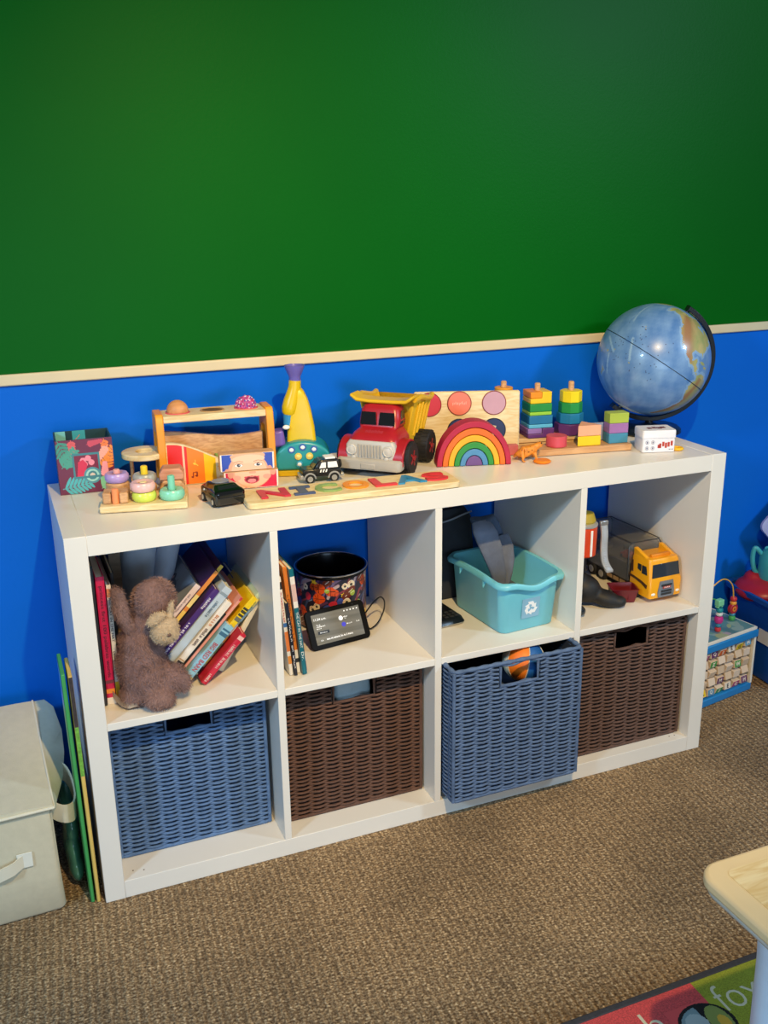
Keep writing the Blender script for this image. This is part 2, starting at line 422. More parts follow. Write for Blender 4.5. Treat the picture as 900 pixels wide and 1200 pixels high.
def basket(label, x, y, z, h, dark):
    t = thing('storage_basket', label, 'basket', (x,y,z), (0,0,0), 'woven rope baskets in the lower cubes')
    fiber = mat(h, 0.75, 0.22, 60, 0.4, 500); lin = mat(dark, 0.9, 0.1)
    obj('woven_body', _weave, fiber, t, smooth=80)
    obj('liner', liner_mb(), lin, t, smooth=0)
    mb = MB(); P = rect_path(BW/2-0.003, BD-0.006, 0.010, 0.006)
    rr = [0.0048+0.0009*math.sin(i*1.3) for i in range(len(P))]
    mb.tube([(a, b+0.003, BH-0.004) for a, b in P], rr, 8, closed=True)
    obj('rim', mb, fiber, t, smooth=80)
    mb = MB(); hwv = BW/2-0.0025
    for sx in (-1, 1):
        for yy in (0.0025, BD-0.0025): mb.tube([(sx*hwv, yy, 0.004), (sx*hwv, yy, BH-0.006)], 0.0042, 8)
    mb.tube([(a, b+0.003, 0.004) for a, b in rect_path(BW/2-0.003, BD-0.006, 0.010, 0.01)], 0.004, 8, closed=True)
    obj('corner_binding', mb, fiber, t, smooth=80)
    mb = MB()
    mb.tube([(HW0,0.002,HZ1-0.002),(HW0,0.002,HZ0),(HW1,0.002,HZ0),(HW1,0.002,HZ1-0.002)], 0.0036, 8)
    obj('hand_hole_binding', mb, fiber, t, smooth=80)
    return t
cx = [XS[i]+op/2 for i in range(4)]
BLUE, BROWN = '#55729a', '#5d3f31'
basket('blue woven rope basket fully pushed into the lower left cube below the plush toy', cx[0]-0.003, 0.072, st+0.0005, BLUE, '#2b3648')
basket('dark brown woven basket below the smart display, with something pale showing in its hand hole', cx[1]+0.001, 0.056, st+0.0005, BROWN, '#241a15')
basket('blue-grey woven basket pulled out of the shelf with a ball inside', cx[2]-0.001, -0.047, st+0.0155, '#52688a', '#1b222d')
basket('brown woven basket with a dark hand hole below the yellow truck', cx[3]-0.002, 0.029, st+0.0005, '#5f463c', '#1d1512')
# contents of baskets
def beach_ball():
    r = 0.049; t = thing('ball', 'orange, blue and white panelled soft ball inside the pulled-out basket', 'ball', (0.962, 0.032, st+0.0155+0.276), (-12, 18, 12))
    cols = ['#f07a1a', '#1f5fa8', '#e9e2c8', '#f07a1a', '#1f5fa8', '#e9e2c8']
    for k in range(6):
        mb = MB(); vs = []; fs = []; n = 8; q = 16
        for j in range(q+1):
            th = -PI/2+PI*j/q
            for i in range(n+1):
                a = 2*PI*(k+i/n)/6; vs.append((r*math.cos(th)*math.cos(a), r*math.cos(th)*math.sin(a), r*math.sin(th)))
        for j in range(q):
            for i in range(n): a = j*(n+1)+i; fs.append((a,a+1,a+n+2,a+n+1))
        mb.add(vs, fs); obj('panel', mb, mat(cols[k], 0.5, 0.05), t)
    mb = MB()
    for k in range(6):
        a = 2*PI*k/6; mb.tube([(1.004*r*math.cos(th)*math.cos(a), 1.004*r*math.cos(th)*math.sin(a), 1.004*r*math.sin(th)) for th in np.linspace(-PI/2, PI/2, 17)], 0.0012, 6)
    obj('seam', mb, mat('#c9c2a8', 0.7), t)
beach_ball()
mb = MB(); mb.loft([(0,0,0,0.14,0.15,0.03),(0.14,0,0,0.145,0.155,0.05),(0.19,0,0,0.12,0.13,0.06),(0.205,0,0,0.06,0.07,0.06)], 6)
tag(obj('folded_blanket', mb, mat('#33405a', 0.9, 0.2, 20, 0.4, 80), None, (cx[2],0.15,st+0.0155+0.007)), 'dark folded cloth under the ball in the pulled-out basket', 'cloth')
mb = MB(); mb.loft([(0,0,0,0.045,0.03,0.01),(0.225,0,0,0.044,0.034,0.012),(0.300,0,0.004,0.043,0.03,0.012),(0.312,0,0.006,0.036,0.022,0.012)], 6)
tag(obj('pouch', mb, mat('#a3b6be', 0.5, 0.15, 25, 0.3, 60), None, (cx[1]+0.006,0.056+0.05,st+0.0075), (0,0,3)), 'pale blue-grey pouch seen through the hand hole of the brown basket under the smart display', 'pouch')
# power socket-free blue back: nothing else behind the open cubes

# ================================================================== things on top of the shelf
ZS = SH + 0.0006
# --- jungle print gift box
bx = thing('gift_box', 'open box printed with jungle leaves at the left end of the shelf top', 'box', (0.020, 0.287, ZS), (0,0,-2))
W_, D_, H_ = 0.110, 0.092, 0.112; t_ = 0.003
mb = MB()
mb.box(0,0,0,W_,D_,t_); mb.box(0,0,t_,W_,t_,H_); mb.box(0,D_-t_,t_,W_,D_,H_); mb.box(0,t_,t_,t_,D_-t_,H_); mb.box(W_-t_,t_,t_,W_,D_-t_,H_)
obj('body', mb, mat('#23484e', 0.6, 0.1), bx)
c = Canvas(W_, H_, 150, '#6d2744'); rv = random.Random(2)
def frond(c, x, y, a, L, col, n=7, wd=0.008):
    ca, sa = math.cos(a), math.sin(a)
    c.line([(x,y),(x+L*ca,y+L*sa)], 0.0016, col)
    for k in range(n):
        s = L*(k+.7)/n; w_ = wd*(1-0.55*k/n)*1.7
        for sg in (-1,1):
            b = a+sg*0.95; c.ell(x+s*ca+w_*math.cos(b)*.55, y+s*sa+w_*math.sin(b)*.55, w_*.62, 0.0028, col, math.degrees(b))
for x,y,a,L,col,wd in ((0.004,0.112,-1.2,0.055,'#3f8f7c',.012),(0.03,0.112,-1.5,0.04,'#d4575a',.005),(0.094,0.11,-1.5,0.045,'#e8793a',.005),(0.088,0.045,1.1,0.05,'#ef8a35',.009),
    (0.006,0.012,.15,0.055,'#4fb0b4',.013),(0.082,0.006,.7,0.03,'#84bf8e',.012),(0.008,0.055,.9,0.045,'#4a9a86',.010),(0.1,0.095,-2.2,0.04,'#f3a48f',.005),(0.09,0.03,1.5,0.03,'#f39ba0',.005),(0.06,0.1,.2,.03,'#c9485c',.004)):
    frond(c, x, y, a, L, col, 7, wd)
c.rect(0.029,0.031,0.083,0.083,'#3f7f88'); c.rect(0.033,0.035,0.079,0.079,'#7a1f3c')
for x,y,r in ((0.05,0.068,.006),(0.06,0.072,.006),(0.066,0.063,.006),(0.054,0.06,.005)): c.ell(x,y,r,r,'#f08a9a')
c.poly([(0.036,0.035),(0.05,0.035),(0.058,0.06),(0.05,0.07),(0.04,0.065)],'#d22b4d')
for r,h in ((.017,'#4f8f9a'),(.013,'#9fd0c2'),(.009,'#3f7f88'),(.005,'#d8c2b0')): c.ell(0.066,0.036,r,r,h); 
c.rect(0.029,0.031,0.083,0.035,'#3f7f88')
painted('front_print', c, front(0,0,-0.0003), bx, 0.45)
c = Canvas(D_, H_, 60, '#6d2744'); frond(c, .02,.1,-1.3,.06,'#3f8f7c',6,.01); frond(c,.06,.01,1.4,.06,'#4fb0b4',6,.01)
painted('side_print', c, lambda X,Y: (np.full_like(X,-0.0003), D_-X, Y), bx, 0.45)
c = Canvas(W_-2*t_, H_-t_, 60, '#1d3f45'); c.rect(.035,.07,.06,.12,'#3fa3a8'); c.rect(.0,.09,.02,.12,'#7ec9c4'); c.line([(.0,.05),(.05,.1)],.002,'#e8793a')
painted('inner_print', c, front(t_,t_,D_-t_-0.0004), bx, 0.5)

# --- baby shape stacker (tray + pieces)
TR = thing('stacking_tray', 'pale wooden tray with pegs holding six stacks of pastel baby blocks', 'toy', (0.077, 0.122, ZS), (0,0,-12))
mb = MB(); mb.box(0,0,0,0.165,0.112,0.014); obj('base', mb, BIRCH, TR, bevel=0.003)
TM = TR.matrix_basis.copy()
def on_tray(x, y, z): return tuple(TM @ Vector((x, y, z)))
def piece(name, label, cat, x, y, z, mb, m, group, bevel=0, rot=0, extra=None):
    o = obj(name, mb, m, None, on_tray(x,y,0.014+z), (0,0,-12+rot), bevel=bevel); tag(o, label, cat, group); return o
SG = 'pastel pieces of the baby stacker'
def donut_prof(R, h): return [(R*.55,0),(R*.86,0.0006),(R*.98,h*.25),(R,h*.5),(R*.98,h*.75),(R*.86,h-0.0006),(R*.55,h)]
tx = (0.030, 0.083, 0.136); ty = (0.030, 0.082)
def ring(h, R, hh): mb = MB(); mb.lathe([(0.0085,hh*.15)]+donut_prof(R,hh)+[(0.0085,hh*.85),(0.0085,hh*.15)], 36, cap=False); return mb
def peg(col, x, y, H): mb = MB(); mb.cyl(0.0068,0,H,20,ch=0.0015); o = obj('peg', mb, mat(col,0.5,0.05), TR, (x,y,0.0135)); o['label'] = 'coloured peg'; return o
peg('#f0935c', tx[0], ty[0]-0.012, 0.030); peg('#e9d9a8', tx[1], ty[0], 0.038); peg('#7fd0b4', tx[2], ty[0], 0.047)
peg('#f0a9a0', tx[0], ty[1], 0.052); peg('#f2cf2a', tx[1], ty[1], 0.056); peg('#b98a68', tx[2], ty[1], 0.038)
mb = MB(); mb.prism([(-.024,.02),(.024,.02),(.024,-.016),(.008,-.019),(.008,-.006),(-.008,-.006),(-.008,-.019),(-.024,-.016)],0,0.022)
piece('stacking_block', 'natural wood block on the tray, front left, slotted round an orange peg', 'toy block', tx[0], ty[0], 0.0004, mb, BEECH, SG, 0.003)
piece('stacking_ring', 'lime green ring at the bottom of the front middle tray stack', 'toy ring', tx[1], ty[0], 0.0004, ring(0,0.0235,0.0185), mat('#cfe05c',0.3,0.03), SG)
piece('stacking_ring', 'pink ring resting on the lime green ring', 'toy ring', tx[1]-0.001, ty[0], 0.0195, ring(0,0.024,0.0185), mat('#eebcb8',0.3,0.03), SG)
piece('stacking_ring', 'mint green ring with a mint peg, front right of the tray', 'toy ring', tx[2], ty[0], 0.0004, ring(0,0.0245,0.020), mat('#86d3b8',0.3,0.03), SG)
mb = MB(); mb.cyl(0.023,0,0.026,32,ch=0.003)
piece('stacking_block', 'natural wood cylinder under the lilac ring', 'toy block', tx[0], ty[1], 0.0004, mb, BEECH, SG)
piece('stacking_ring', 'lilac ring at the back left of the tray', 'toy ring', tx[0], ty[1], 0.027, ring(0,0.0235,0.0185), mat('#b79ad2',0.3,0.03), SG)
piece('stacking_ring', 'pale wooden ring under the grey ring', 'toy ring', tx[1], ty[1], 0.0004, ring(0,0.0225,0.021), BEECH, SG)
piece('stacking_ring', 'grey ring around the yellow peg at the back of the tray', 'toy ring', tx[1], ty[1], 0.022, ring(0,0.0235,0.0185), mat('#a9aba4',0.3,0.03), SG)
def dome_block(h): mb = MB(); mb.prism([(-.024,0),(.024,0),(.024,h*.55),(.017,h),(-.017,h),(-.024,h*.55)],-.019,.019,RX(90)); return mb
piece('stacking_block', 'lower brown wood block of the back right tray stack', 'toy block', tx[2], ty[1], 0.0004, dome_block(0.026), BEECH, SG, 0.003)
piece('stacking_block', 'upper rounded wood block with a red slot, back right of the tray', 'toy block', tx[2], ty[1], 0.027, dome_block(0.024), wood('#d89a7c','#c58263'), SG, 0.003)

# --- pounding bench with xylophone
PB = thing('pounding_bench', 'wooden ball pounding bench with orange sides and a rainbow striped panel', 'toy', (0.219, 0.254, ZS), (0,0,-4))
ORG = mat('#e8941f', 0.45, 0.06, 20); ORG2 = mat('#c98a55', 0.5, 0.06)
def side(x):
    mb = MB()
    out = [(0,0),(0.006,0.10),(0.012,0.140),(0.020,0.150),(0.080,0.150),(0.088,0.140),(0.094,0.10),(0.10,0),(0.082,0),(0.074,0.09),(0.066,0.108),(0.034,0.108),(0.026,0.09),(0.018,0)]
    mb.prism(out, x, x+0.016, RZ(0) @ Matrix(((0,0,1,0),(1,0,0,0),(0,1,0,0),(0,0,0,1))))
    obj('side_panel', mb, ORG, PB, bevel=0.002)
side(-0.002); side(0.227)
mb = MB()
P = [(0.014,0.012),(0.227,0.012),(0.227,0.088),(0.014,0.088)]
mb.prism(P, 0.132, 0.146); obj('top_board', mb, BIRCH, PB, bevel=0.0015)
for k, x in enumerate((0.048, 0.120, 0.192)):
    mb = MB(); mb.torus(0.0235, 0.0022, 36, 8, T(x,0.05,0.146)); o = obj('hole_rim', mb, mat('#d4575a' if k != 1 else '#b98f5e', 0.5), PB)
mb = MB(); mb.cyl(0.0225,0.1461,0.1464,32,T(0.120,0.05,0)); obj('hole', mb, mat('#5e4524',0.8), PB)
# wavy slide behind
def wave(x): return 0.020*math.cos(PI*(x)/0.22*1.25)
xs = np.linspace(0.014, 0.227, 24)
mb = MB(); up = [(x, 0.095+wave(x)*0.5) for x in xs]; mb.prism([(0.014,0.03),(0.227,0.03)]+up[::-1], -0.072, -0.060, RX(90))
obj('wavy_slide', mb, BEECH, PB)
mb = MB()
for k in range(6): x = 0.03+0.03*k; mb.box(x, 0.030, 0.050-0.002*k, x+0.022, 0.056, 0.056-0.002*k)
for k in range(6):
    mb2 = MB(); x = 0.03+0.03*k; mb2.box(x, 0.030, 0.050-0.002*k, x+0.022, 0.058, 0.056-0.002*k); obj('tone_bar', mb2, mat(['#cc3333','#e8941f','#e6d22f','#5fae4a','#3f7fb8','#7d4f9a'][k],0.3), PB, bevel=0.001)
# printed rainbow panel
pts = [(x, 0.062+0.030*math.cos(PI*(x-0.014)/0.20*1.15)) for x in xs]
mb = MB(); mb.prism([(0.014,0.0)]+[(0.227,0.0)]+pts[::-1], -0.018, -0.008, RX(90)); pn = obj('striped_panel', mb, BIRCH, PB)
c = Canvas(0.209, 0.09, 200, '#e7c79a')
top = lambda x: 0.058+0.030*math.cos(PI*(x)/0.20*1.15)
for x0,x1,h in ((0,.030,'#e2231f'),(.030,.034,'#f3bd9a'),(.034,.040,'#e2231f'),(.040,.074,'#f0821c'),(.074,.098,'#f6c416'),(.098,.118,'#ecd9ae'),(.118,.15,'#b5cf3a'),(.15,.154,'#e9e2c8'),(.154,.175,'#c9d6dc'),(.175,.189,'#3a7fae'),(.189,.22,'#b8344f')): c.rect(x0,0,x1,.1,h)
c.line([(.050,.028),(.058,.031),(.058,.020)],.0022,'#7c1a12'); c.line([(.050,.028),(.050,.017)],.0022,'#7c1a12'); c.ell(.0485,.017,.003,.002,'#7c1a12'); c.ell(.0565,.020,.003,.002,'#7c1a12')
c.line([(.056,.062),(.056,.052),(.061,.049)],.0018,'#f9d24a'); c.ell(.054,.052,.003,.0024,'#f9d24a'); c.line([(.008,.045),(.012,.036),(.017,.04)],.0014,'#f3b09a'); c.line([(.015,.036),(.02,.03)],.0014,'#f3b09a')
for x,y in ((.106,.06),(.112,.042),(.108,.02)): c.ell(x,y,.004,.004,'#e79a3a'); c.ell(x,y,.0015,.0015,'#ecd9ae')
nv = c.Y/c.H
painted('stripe_print', c, lambda X,Y: (0.016+X, np.full_like(X,0.0078), 0.001+Y/0.09*(np.vectorize(top)(X)-0.001)), pn, 0.4)
# side ring
rg = thing('ball_ring', '', '', (0,0,0)); bpy.data.objects.remove(rg)
mb = MB()
n = 40; ro, ri = 0.048, 0.019; z0, z1 = 0.060, 0.072
vs = []; fs = []
for i in range(n):
    a = 2*PI*i/n
    for r_, z_ in ((ro,z0),(ro,z1),(ri,z1),(ri,z0)): vs.append((r_*math.cos(a)*1.0-0.026, 0.045+r_*math.sin(a), z_))
for i in range(n):
    j = (i+1)%n
    for k in range(4): l = (k+1)%4; fs.append((i*4+k, j*4+k, j*4+l, i*4+l))
mb.add(vs, fs); obj('side_ring', mb, BIRCH, PB, bevel=0.002)
mb = MB(); mb.cyl(0.004, 0, 0.062, 12, T(-0.054,0.062,0)); obj('ring_post', mb, BEECH, PB)
PM = PB.matrix_basis.copy()
def ball_on(x, r, z): return tuple(PM @ Vector((x, 0.05, z)))
mb = MB(); mb.ball((0,0,0), 0.0225, 32, 20)
tag(obj('ball', mb, wood('#d99a66','#c4844f',10), None, ball_on(0.048,0,0.1500)), 'smooth natural wood ball in the left hole of the pounding bench', 'ball')
mb = MB(); rv = random.Random(5); mb.ball((0,0,0), 0.021, 24, 16, m=0)
for k in range(420):
    v = Vector((rv.gauss(0,1), rv.gauss(0,1), rv.gauss(0,1))).normalized()*0.0212
    mb.ball(v, 0.0017, 6, 4, m=1+k%4)
tag(obj('ball', mb, [mat('#b24a86',0.6), mat('#d2559b',0.4), mat('#e8d8e6',0.3), mat('#4a4fae',0.4), mat('#b3245e',0.4)], None, ball_on(0.192,0,0.1500)), 'glittery beaded purple and pink ball in the right hole of the pounding bench', 'ball')

# --- picture blocks with a baby's face
FZ = (0.330, 0.1835); fa = -7.5
for k, (lab, bgc) in enumerate((('lower picture block with the baby\'s open mouth on a red ground', '#d7264c'), ('upper picture block with the baby\'s eyes on a blue ground', '#3550b4'))):
    fb = thing('picture_block', lab, 'toy block', (FZ[0]+(0.003 if k==0 else -0.003), FZ[1]+(0 if k==0 else .002), ZS+0.0375*k), (0,0,fa-(1.5 if k==0 else -0.5)), 'baby face picture blocks')
    mb = MB(); mb.box(0,0,0,0.112,0.030,0.037); obj('body', mb, BEECH, fb, bevel=0.001)
    c = Canvas(0.110, 0.040, 150, '#f3e9df'); oy = 0 if k==0 else -0.040
    c.rect(0.003,0.001,0.107,0.039,bgc)
    if k==0: c.ell(0.022,0.004,.02,.012,'#e9c0a6')
    c.ell(0.056,0.040+oy,0.041,0.040,'#e3a988'); c.ell(0.058,0.038+oy,0.036,0.036,'#f0bf9f')
    c.ell(0.013,0.036+oy,.006,.010,'#dd9a80'); c.ell(0.100,0.038+oy,.006,.010,'#dd9a80')
    if k==1:
        c.ell(0.056,0.068+oy,0.034,0.014,'#f0bf9f'); c.ell(.056,.074+oy,.036,.010,'#e2b28f'); c.ell(.058,.067+oy,.033,.010,'#f3c8a9')
        for ex in (0.037, 0.077):
            c.ell(ex,.0525+oy,.0092,.0048,'#c98468'); c.ell(ex,.052+oy,.0082,.0038,'#f6efe8'); c.ell(ex,.0524+oy,.0037,.0037,'#3a3f4a'); c.ell(ex+.001,.0534+oy,.001,.001,'#ffffff')
            c.line([(ex-.009,.060+oy),(ex,.0625+oy),(ex+.009,.0605+oy)],.0016,'#c08a68')
    else:
        c.ell(0.058,.0375,.0075,.0035,'#e0a083'); c.ell(.0545,.0355,.0014,.001,'#a85a45'); c.ell(.0615,.0355,.0014,.001,'#a85a45')
        c.ell(0.056,.021,.0155,.0105,'#c8455a'); c.rect(.036,.0275,.076,.034,'#f0bf9f'); c.ell(.056,.0205,.0125,.0078,'#7c1f2c'); c.rect(.0405,.0266,.0715,.0345,'#f0bf9f'); c.line([(.041,.0268),(.056,.0285),(.071,.0268)],.002,'#c8455a')
        c.ell(.056,.0175,.0088,.0050,'#e58a90'); c.ell(.058,.0375,.0075,.003,'#e0a083'); c.ell(.026,.026,.008,.006,'#eda48f'); c.ell(.087,.026,.008,.006,'#eda48f')
    painted('face_print', c, lambda X,Y: (0.001+X, np.full_like(X,-0.0004), 0.001+Y*0.875), fb, 0.35)

# --- little black car
BC = thing('toy_car', 'small glossy black toy car with a silver roof disc at the shelf edge', 'toy car', (0.312, 0.104, ZS), (0,0,10)); BC.scale = (.82,.74,.84)
GB = mat('#0c0d10', 0.12, 0.05, coat=0.8)
mb = MB(); mb.loft([(0.006,0,0,0.036,0.052,0.008),(0.011,0,0,0.0385,0.055,0.010),(0.033,0,0.001,0.0385,0.054,0.010),(0.038,0,0.003,0.035,0.050,0.009),(0.0395,0,0.006,0.032,0.042,0.009),(0.046,0,0.010,0.027,0.033,0.009),(0.0475,0,0.010,0.023,0.028,0.008)], 6)
obj('body', mb, GB, BC)
mb = MB(); mb.loft([(0.0396,0,-0.0345,0.024,0.002,0.001),(0.0455,0,-0.0245,0.021,0.002,0.001)], 3); obj('rear_window', mb, mat('#1d2126',0.08,0.05), BC)
mb = MB(); mb.cyl(0.021,0.0474,0.0495,32,ch=0.0006); mb2 = mb; obj('roof_disc', mb2, mat('#a9aaab',0.35,0.03,metal=0.5), BC, loc=(0,0.014,0))
mb = MB(); mb.box(-0.033,-0.0562,0.022,0.033,-0.0545,0.0235); obj('bumper_strip', mb, mat('#2b2e33',0.2), BC)
for sx in (-1,1):
    for y in (-0.032, 0.034):
        mb = MB(); mb.cyl(0.0115,-0.0045,0.0045,24,RY(90),0,0.001); wl = obj('wheel', mb, RUBBER, BC, (sx*0.0355,y,0.0117)); 
        mb = MB(); mb.cyl(0.0065,-0.0049,0.0049,18,RY(90)); obj('hub', mb, SILVER, wl)
    mb = MB(); mb.ball((0,0,0),(0.003,0.004,0.003),10,8); obj('mirror', mb, SILVER, BC, (sx*0.040,0.020,0.033))

# --- toy microscope
MS = thing('toy_microscope', 'teal and yellow toy microscope with a purple eyepiece beside the pounding bench', 'toy', (0.527, 0.262, ZS), (0,0,-16))
TEAL = mat('#1f8f97', 0.35, 0.04); YEL = mat('#d9b70c', 0.35, 0.04); PUR = mat('#6f55a8', 0.35, 0.05)
prof = [(-0.058,0.012),(0.058,0.012),(0.060,0.035)]+[(0.060*math.cos(a), 0.035+0.040*math.sin(a)) for a in np.linspace(0.15,PI-0.15,14)]+[(-0.060,0.035)]
mb = MB(); mb.prism(prof, -0.045, 0.040, RX(90)); obj('base', mb, TEAL, MS, bevel=0.006, seg=3)
mb = MB(); mb.loft([(0,0,0.002,0.057,0.043,0.010),(0.012,0,0.002,0.059,0.045,0.010)],5); obj('foot_plate', mb, YEL, MS, bevel=0.001)
for k,(x,z,h,r) in enumerate(((-0.024,0.058,'#3a5fa8',.0075),(0.0,0.063,'#3a5fa8',.0075),(0.024,0.058,'#3a5fa8',.0075),(-0.010,0.043,'#e0c455',.0078),(0.014,0.043,'#e0c455',.0078),(-0.008,0.026,'#3f9fc0',.0075))):
    mb = MB(); mb.cyl(r,0,0.003,22,F(x,-0.0395,z),0,0.0008); bt = obj('button', mb, mat(h,0.35), MS)
    mb = MB(); mb.ball((0,0,0),(r*.62,r*.55,0.0012),14,8,F(x,-0.0428,z)); obj('button_symbol', mb, mat('#f2f0ea' if k not in (3,4) else '#f3d878',0.4), bt)
mb = MB()
# curved arm: profile across height
arm = [(0.060,-0.001,0.002,0.032,0.018),(0.10,-0.001,0.003,0.029,0.018),(0.135,-0.002,0.006,0.024,0.018),(0.158,-0.003,0.008,0.019,0.017),(0.176,-0.005,0.008,0.013,0.016),(0.182,-0.006,0.008,0.009,0.012)]
mb.loft([(z,x,y,hx,hy,0.008) for z,x,y,hx,hy in arm],6); obj('arm', mb, YEL, MS)
mb = MB(); mb.tube([(-.0255,-.002,.128),(-.0250,-.002,.132),(-.0235,-.001,.142),(-.020,.001,.155),(-.0145,.003,.172),(-.011,.004,.186),(-.010,.004,.200)],[.013,.0155,.0170,.0165,.0145,.0135,.0130],24); obj('tube', mb, YEL, MS)
mb = MB(); mb.lathe([(0.0125,0.197),(0.0125,0.208),(0.015,0.213),(0.0215,0.229),(0.0220,0.232),(0.0195,0.232),(0.012,0.216),(0.006,0.213)],32,T(-0.010,0.004,0)); obj('eyepiece', mb, mat('#6a62b4',0.3,0.05), MS)
mb = MB(); mb.cyl(0.0115,0.104,0.130,24,T(-0.027,-0.002,0),0,0.001); obj('lens_barrel', mb, mat('#2f86b8',0.3,0.05), MS)
mb = MB(); mb.box(-0.056,-0.022,0.066,-0.026,0.014,0.102,RY(-8)); obj('stage', mb, PUR, MS, bevel=0.006, seg=3)
mb = MB(); mb.ball((-0.033,-0.020,0.103),(0.008,0.007,0.005),16,10); obj('knob', mb, WHITEP, MS)
mb = MB(); mb.cyl(0.011,0,0.006,20,T(-0.0575,-0.004,0.042) @ RY(-90),0,0.002); obj('side_dial', mb, mat('#8a5fb0',0.35), MS)

# --- little black and white off-roader
SV = thing('toy_car', 'small black and white toy off-road car in front of the toy microscope', 'toy car', (0.537, 0.172, ZS), (0,0,-5))
SB = mat('#121315',0.3,0.05,coat=0.4)
mb = MB(); mb.prism([(-.040,.013),(.040,.013),(.042,.020),(.040,.028),(-.010,.030),(-.040,.030),(-.043,.022)],-.019,.019,RX(90)); obj('lower_body', mb, SB, SV, bevel=0.002)
mb = MB(); mb.prism([(-.018,.028),(.039,.028),(.036,.046),(.030,.048),(.000,.048),(-.006,.046)],-.017,.017,RX(90)); obj('cabin', mb, SB, SV, bevel=0.002)
for sy in (-1,1):
    for P in ([(-.006,.031),(.008,.031),(.008,.043),(-.001,.043)],[(.012,.031),(.034,.031),(.031,.0435),(.012,.0435)]):
        mb = MB(); mb.prism(P, -.0004+sy*.0174, .0004+sy*.0174, RX(90)); obj('side_window', mb, WHITEP, SV)
    mb = MB()
    for k in range(3): mb.prism([(-.006+.006*k,.0225),(-.003+.006*k,.0225),(-.001+.006*k,.0285),(-.004+.006*k,.0285)], -.0004+sy*.0194, .0004+sy*.0194, RX(90))
    obj('door_stripes', mb, WHITEP, SV)
    for x in (-.027,.025):
        mb = MB(); n=10; ar=[(x+.0135*math.cos(a),.010+.0135*math.sin(a)) for a in np.linspace(0,PI,n)]+[(x+.0105*math.cos(a),.010+.0105*math.sin(a)) for a in np.linspace(PI,0,n)]
        mb.prism(ar,-.003+sy*.019,.002+sy*.019,RX(90)); obj('fender', mb, SILVER, SV)
        mb = MB(); mb.cyl(0.0098,-.0045,.0045,22,T(0,0,0)@RX(90),0,.001); wl = obj('wheel', mb, RUBBER, SV, (x,sy*0.0165,0.0098))
        mb = MB(); mb.cyl(0.006,-.0049,.0049,14,RX(90)); obj('hub', mb, SILVER, wl)
mb = MB(); mb.box(-.046,-.018,.010,-.040,.018,.018); obj('front_bumper', mb, SILVER, SV, bevel=.001)
mb = MB(); mb.box(.040,-.017,.010,.047,.017,.017); obj('rear_bumper', mb, SILVER, SV, bevel=.001)
mb = MB(); mb.prism([(-.0185,.0305),(-.0075,.0445),(-.0085,.0452),(-.0195,.0312)],-.015,.015,RX(90)); obj('windscreen', mb, mat('#20252b',0.1), SV)
mb = MB(); mb.box(.008,-.013,.048,.030,.013,.052); obj('roof_rack', mb, WHITEP, SV, bevel=.001)
mb = MB(); mb.cyl(.0088,.0,.005,20,T(.040,0,.034)@RY(90),0,.001); obj('spare_wheel', mb, RUBBER, SV)

# --- dump truck (front towards -y)
DT = thing('dump_truck', 'large red plastic dump truck with a yellow tipping bed and silver bumper', 'toy truck', (0.648, 0.160, ZS), (0,0,-44)); DT.scale = (.94,.94,.96)
RED = mat('#a81c28',0.32,0.05,20); YB = mat('#e0b320',0.38,0.04,20); GRY = mat('#b9b6b0',0.4,0.04)
mb = MB(); mb.loft([(0.024,0,0.050,0.060,0.052,0.012),(0.045,0,0.050,0.063,0.053,0.016),(0.080,0,0.051,0.060,0.051,0.020),(0.093,0,0.056,0.052,0.044,0.022),(0.100,0,0.066,0.045,0.034,0.018),(0.1035,0,0.071,0.049,0.030,0.014),(0.118,0,0.073,0.0495,0.028,0.014),(0.140,0,0.076,0.046,0.025,0.014),(0.148,0,0.078,0.040,0.021,0.012),(0.151,0,0.079,0.030,0.015,0.010)], 7)
obj('cab', mb, RED, DT, smooth=50)
for sx in (-1,1):
    mb = MB(); mb.prism([(-.020,-.016),(.020,-.016),(.018,.0125),(-.017,.0125)], 0, 0.0016, F(sx*0.0225,0.0428,0.1235) @ RX(-7)); obj('windscreen', mb, mat('#15181d',0.12,0.05), DT, bevel=0.0004)
    mb = MB(); mb.prism([(.058,.109),(.086,.109),(.086,.138),(.066,.138)], 0, .0012, T(sx*0.0488-0.0006,0,0) @ Matrix(((0,0,1,0),(1,0,0,0),(0,1,0,0),(0,0,0,1)))); obj('side_window', mb, mat('#15181d',0.12,0.05), DT)
    # fenders
    n=12; P=[(0.038+.048*math.cos(a),0.034+.048*math.sin(a)) for a in np.linspace(-.15,PI+.15,n)]+[(0.038+.041*math.cos(a),0.034+.041*math.sin(a)) for a in np.linspace(PI+.15,-.15,n)]
    mb = MB(); mb.prism(P, min(sx*.055,sx*.080), max(sx*.055,sx*.080), Matrix(((0,0,1,0),(1,0,0,0),(0,1,0,0),(0,0,0,1)))); obj('fender', mb, RED, DT, bevel=0.002)
mb = MB(); mb.loft([(0.036,0,0.002,0.060,0.010,0.005),(0.070,0,0.003,0.060,0.010,0.006),(0.080,0,0.006,0.054,0.009,0.008)],5); obj('grille_panel', mb, GRY, DT, bevel=0.001)
for k in range(8):
    mb = MB(); x=-0.0265+0.0075*k; mb.box(x-.0022,-0.0105,.044,x+.0022,-0.0075,.073); obj('grille_bar', mb, mat('#a3a09a',0.45), DT, bevel=0.0015)
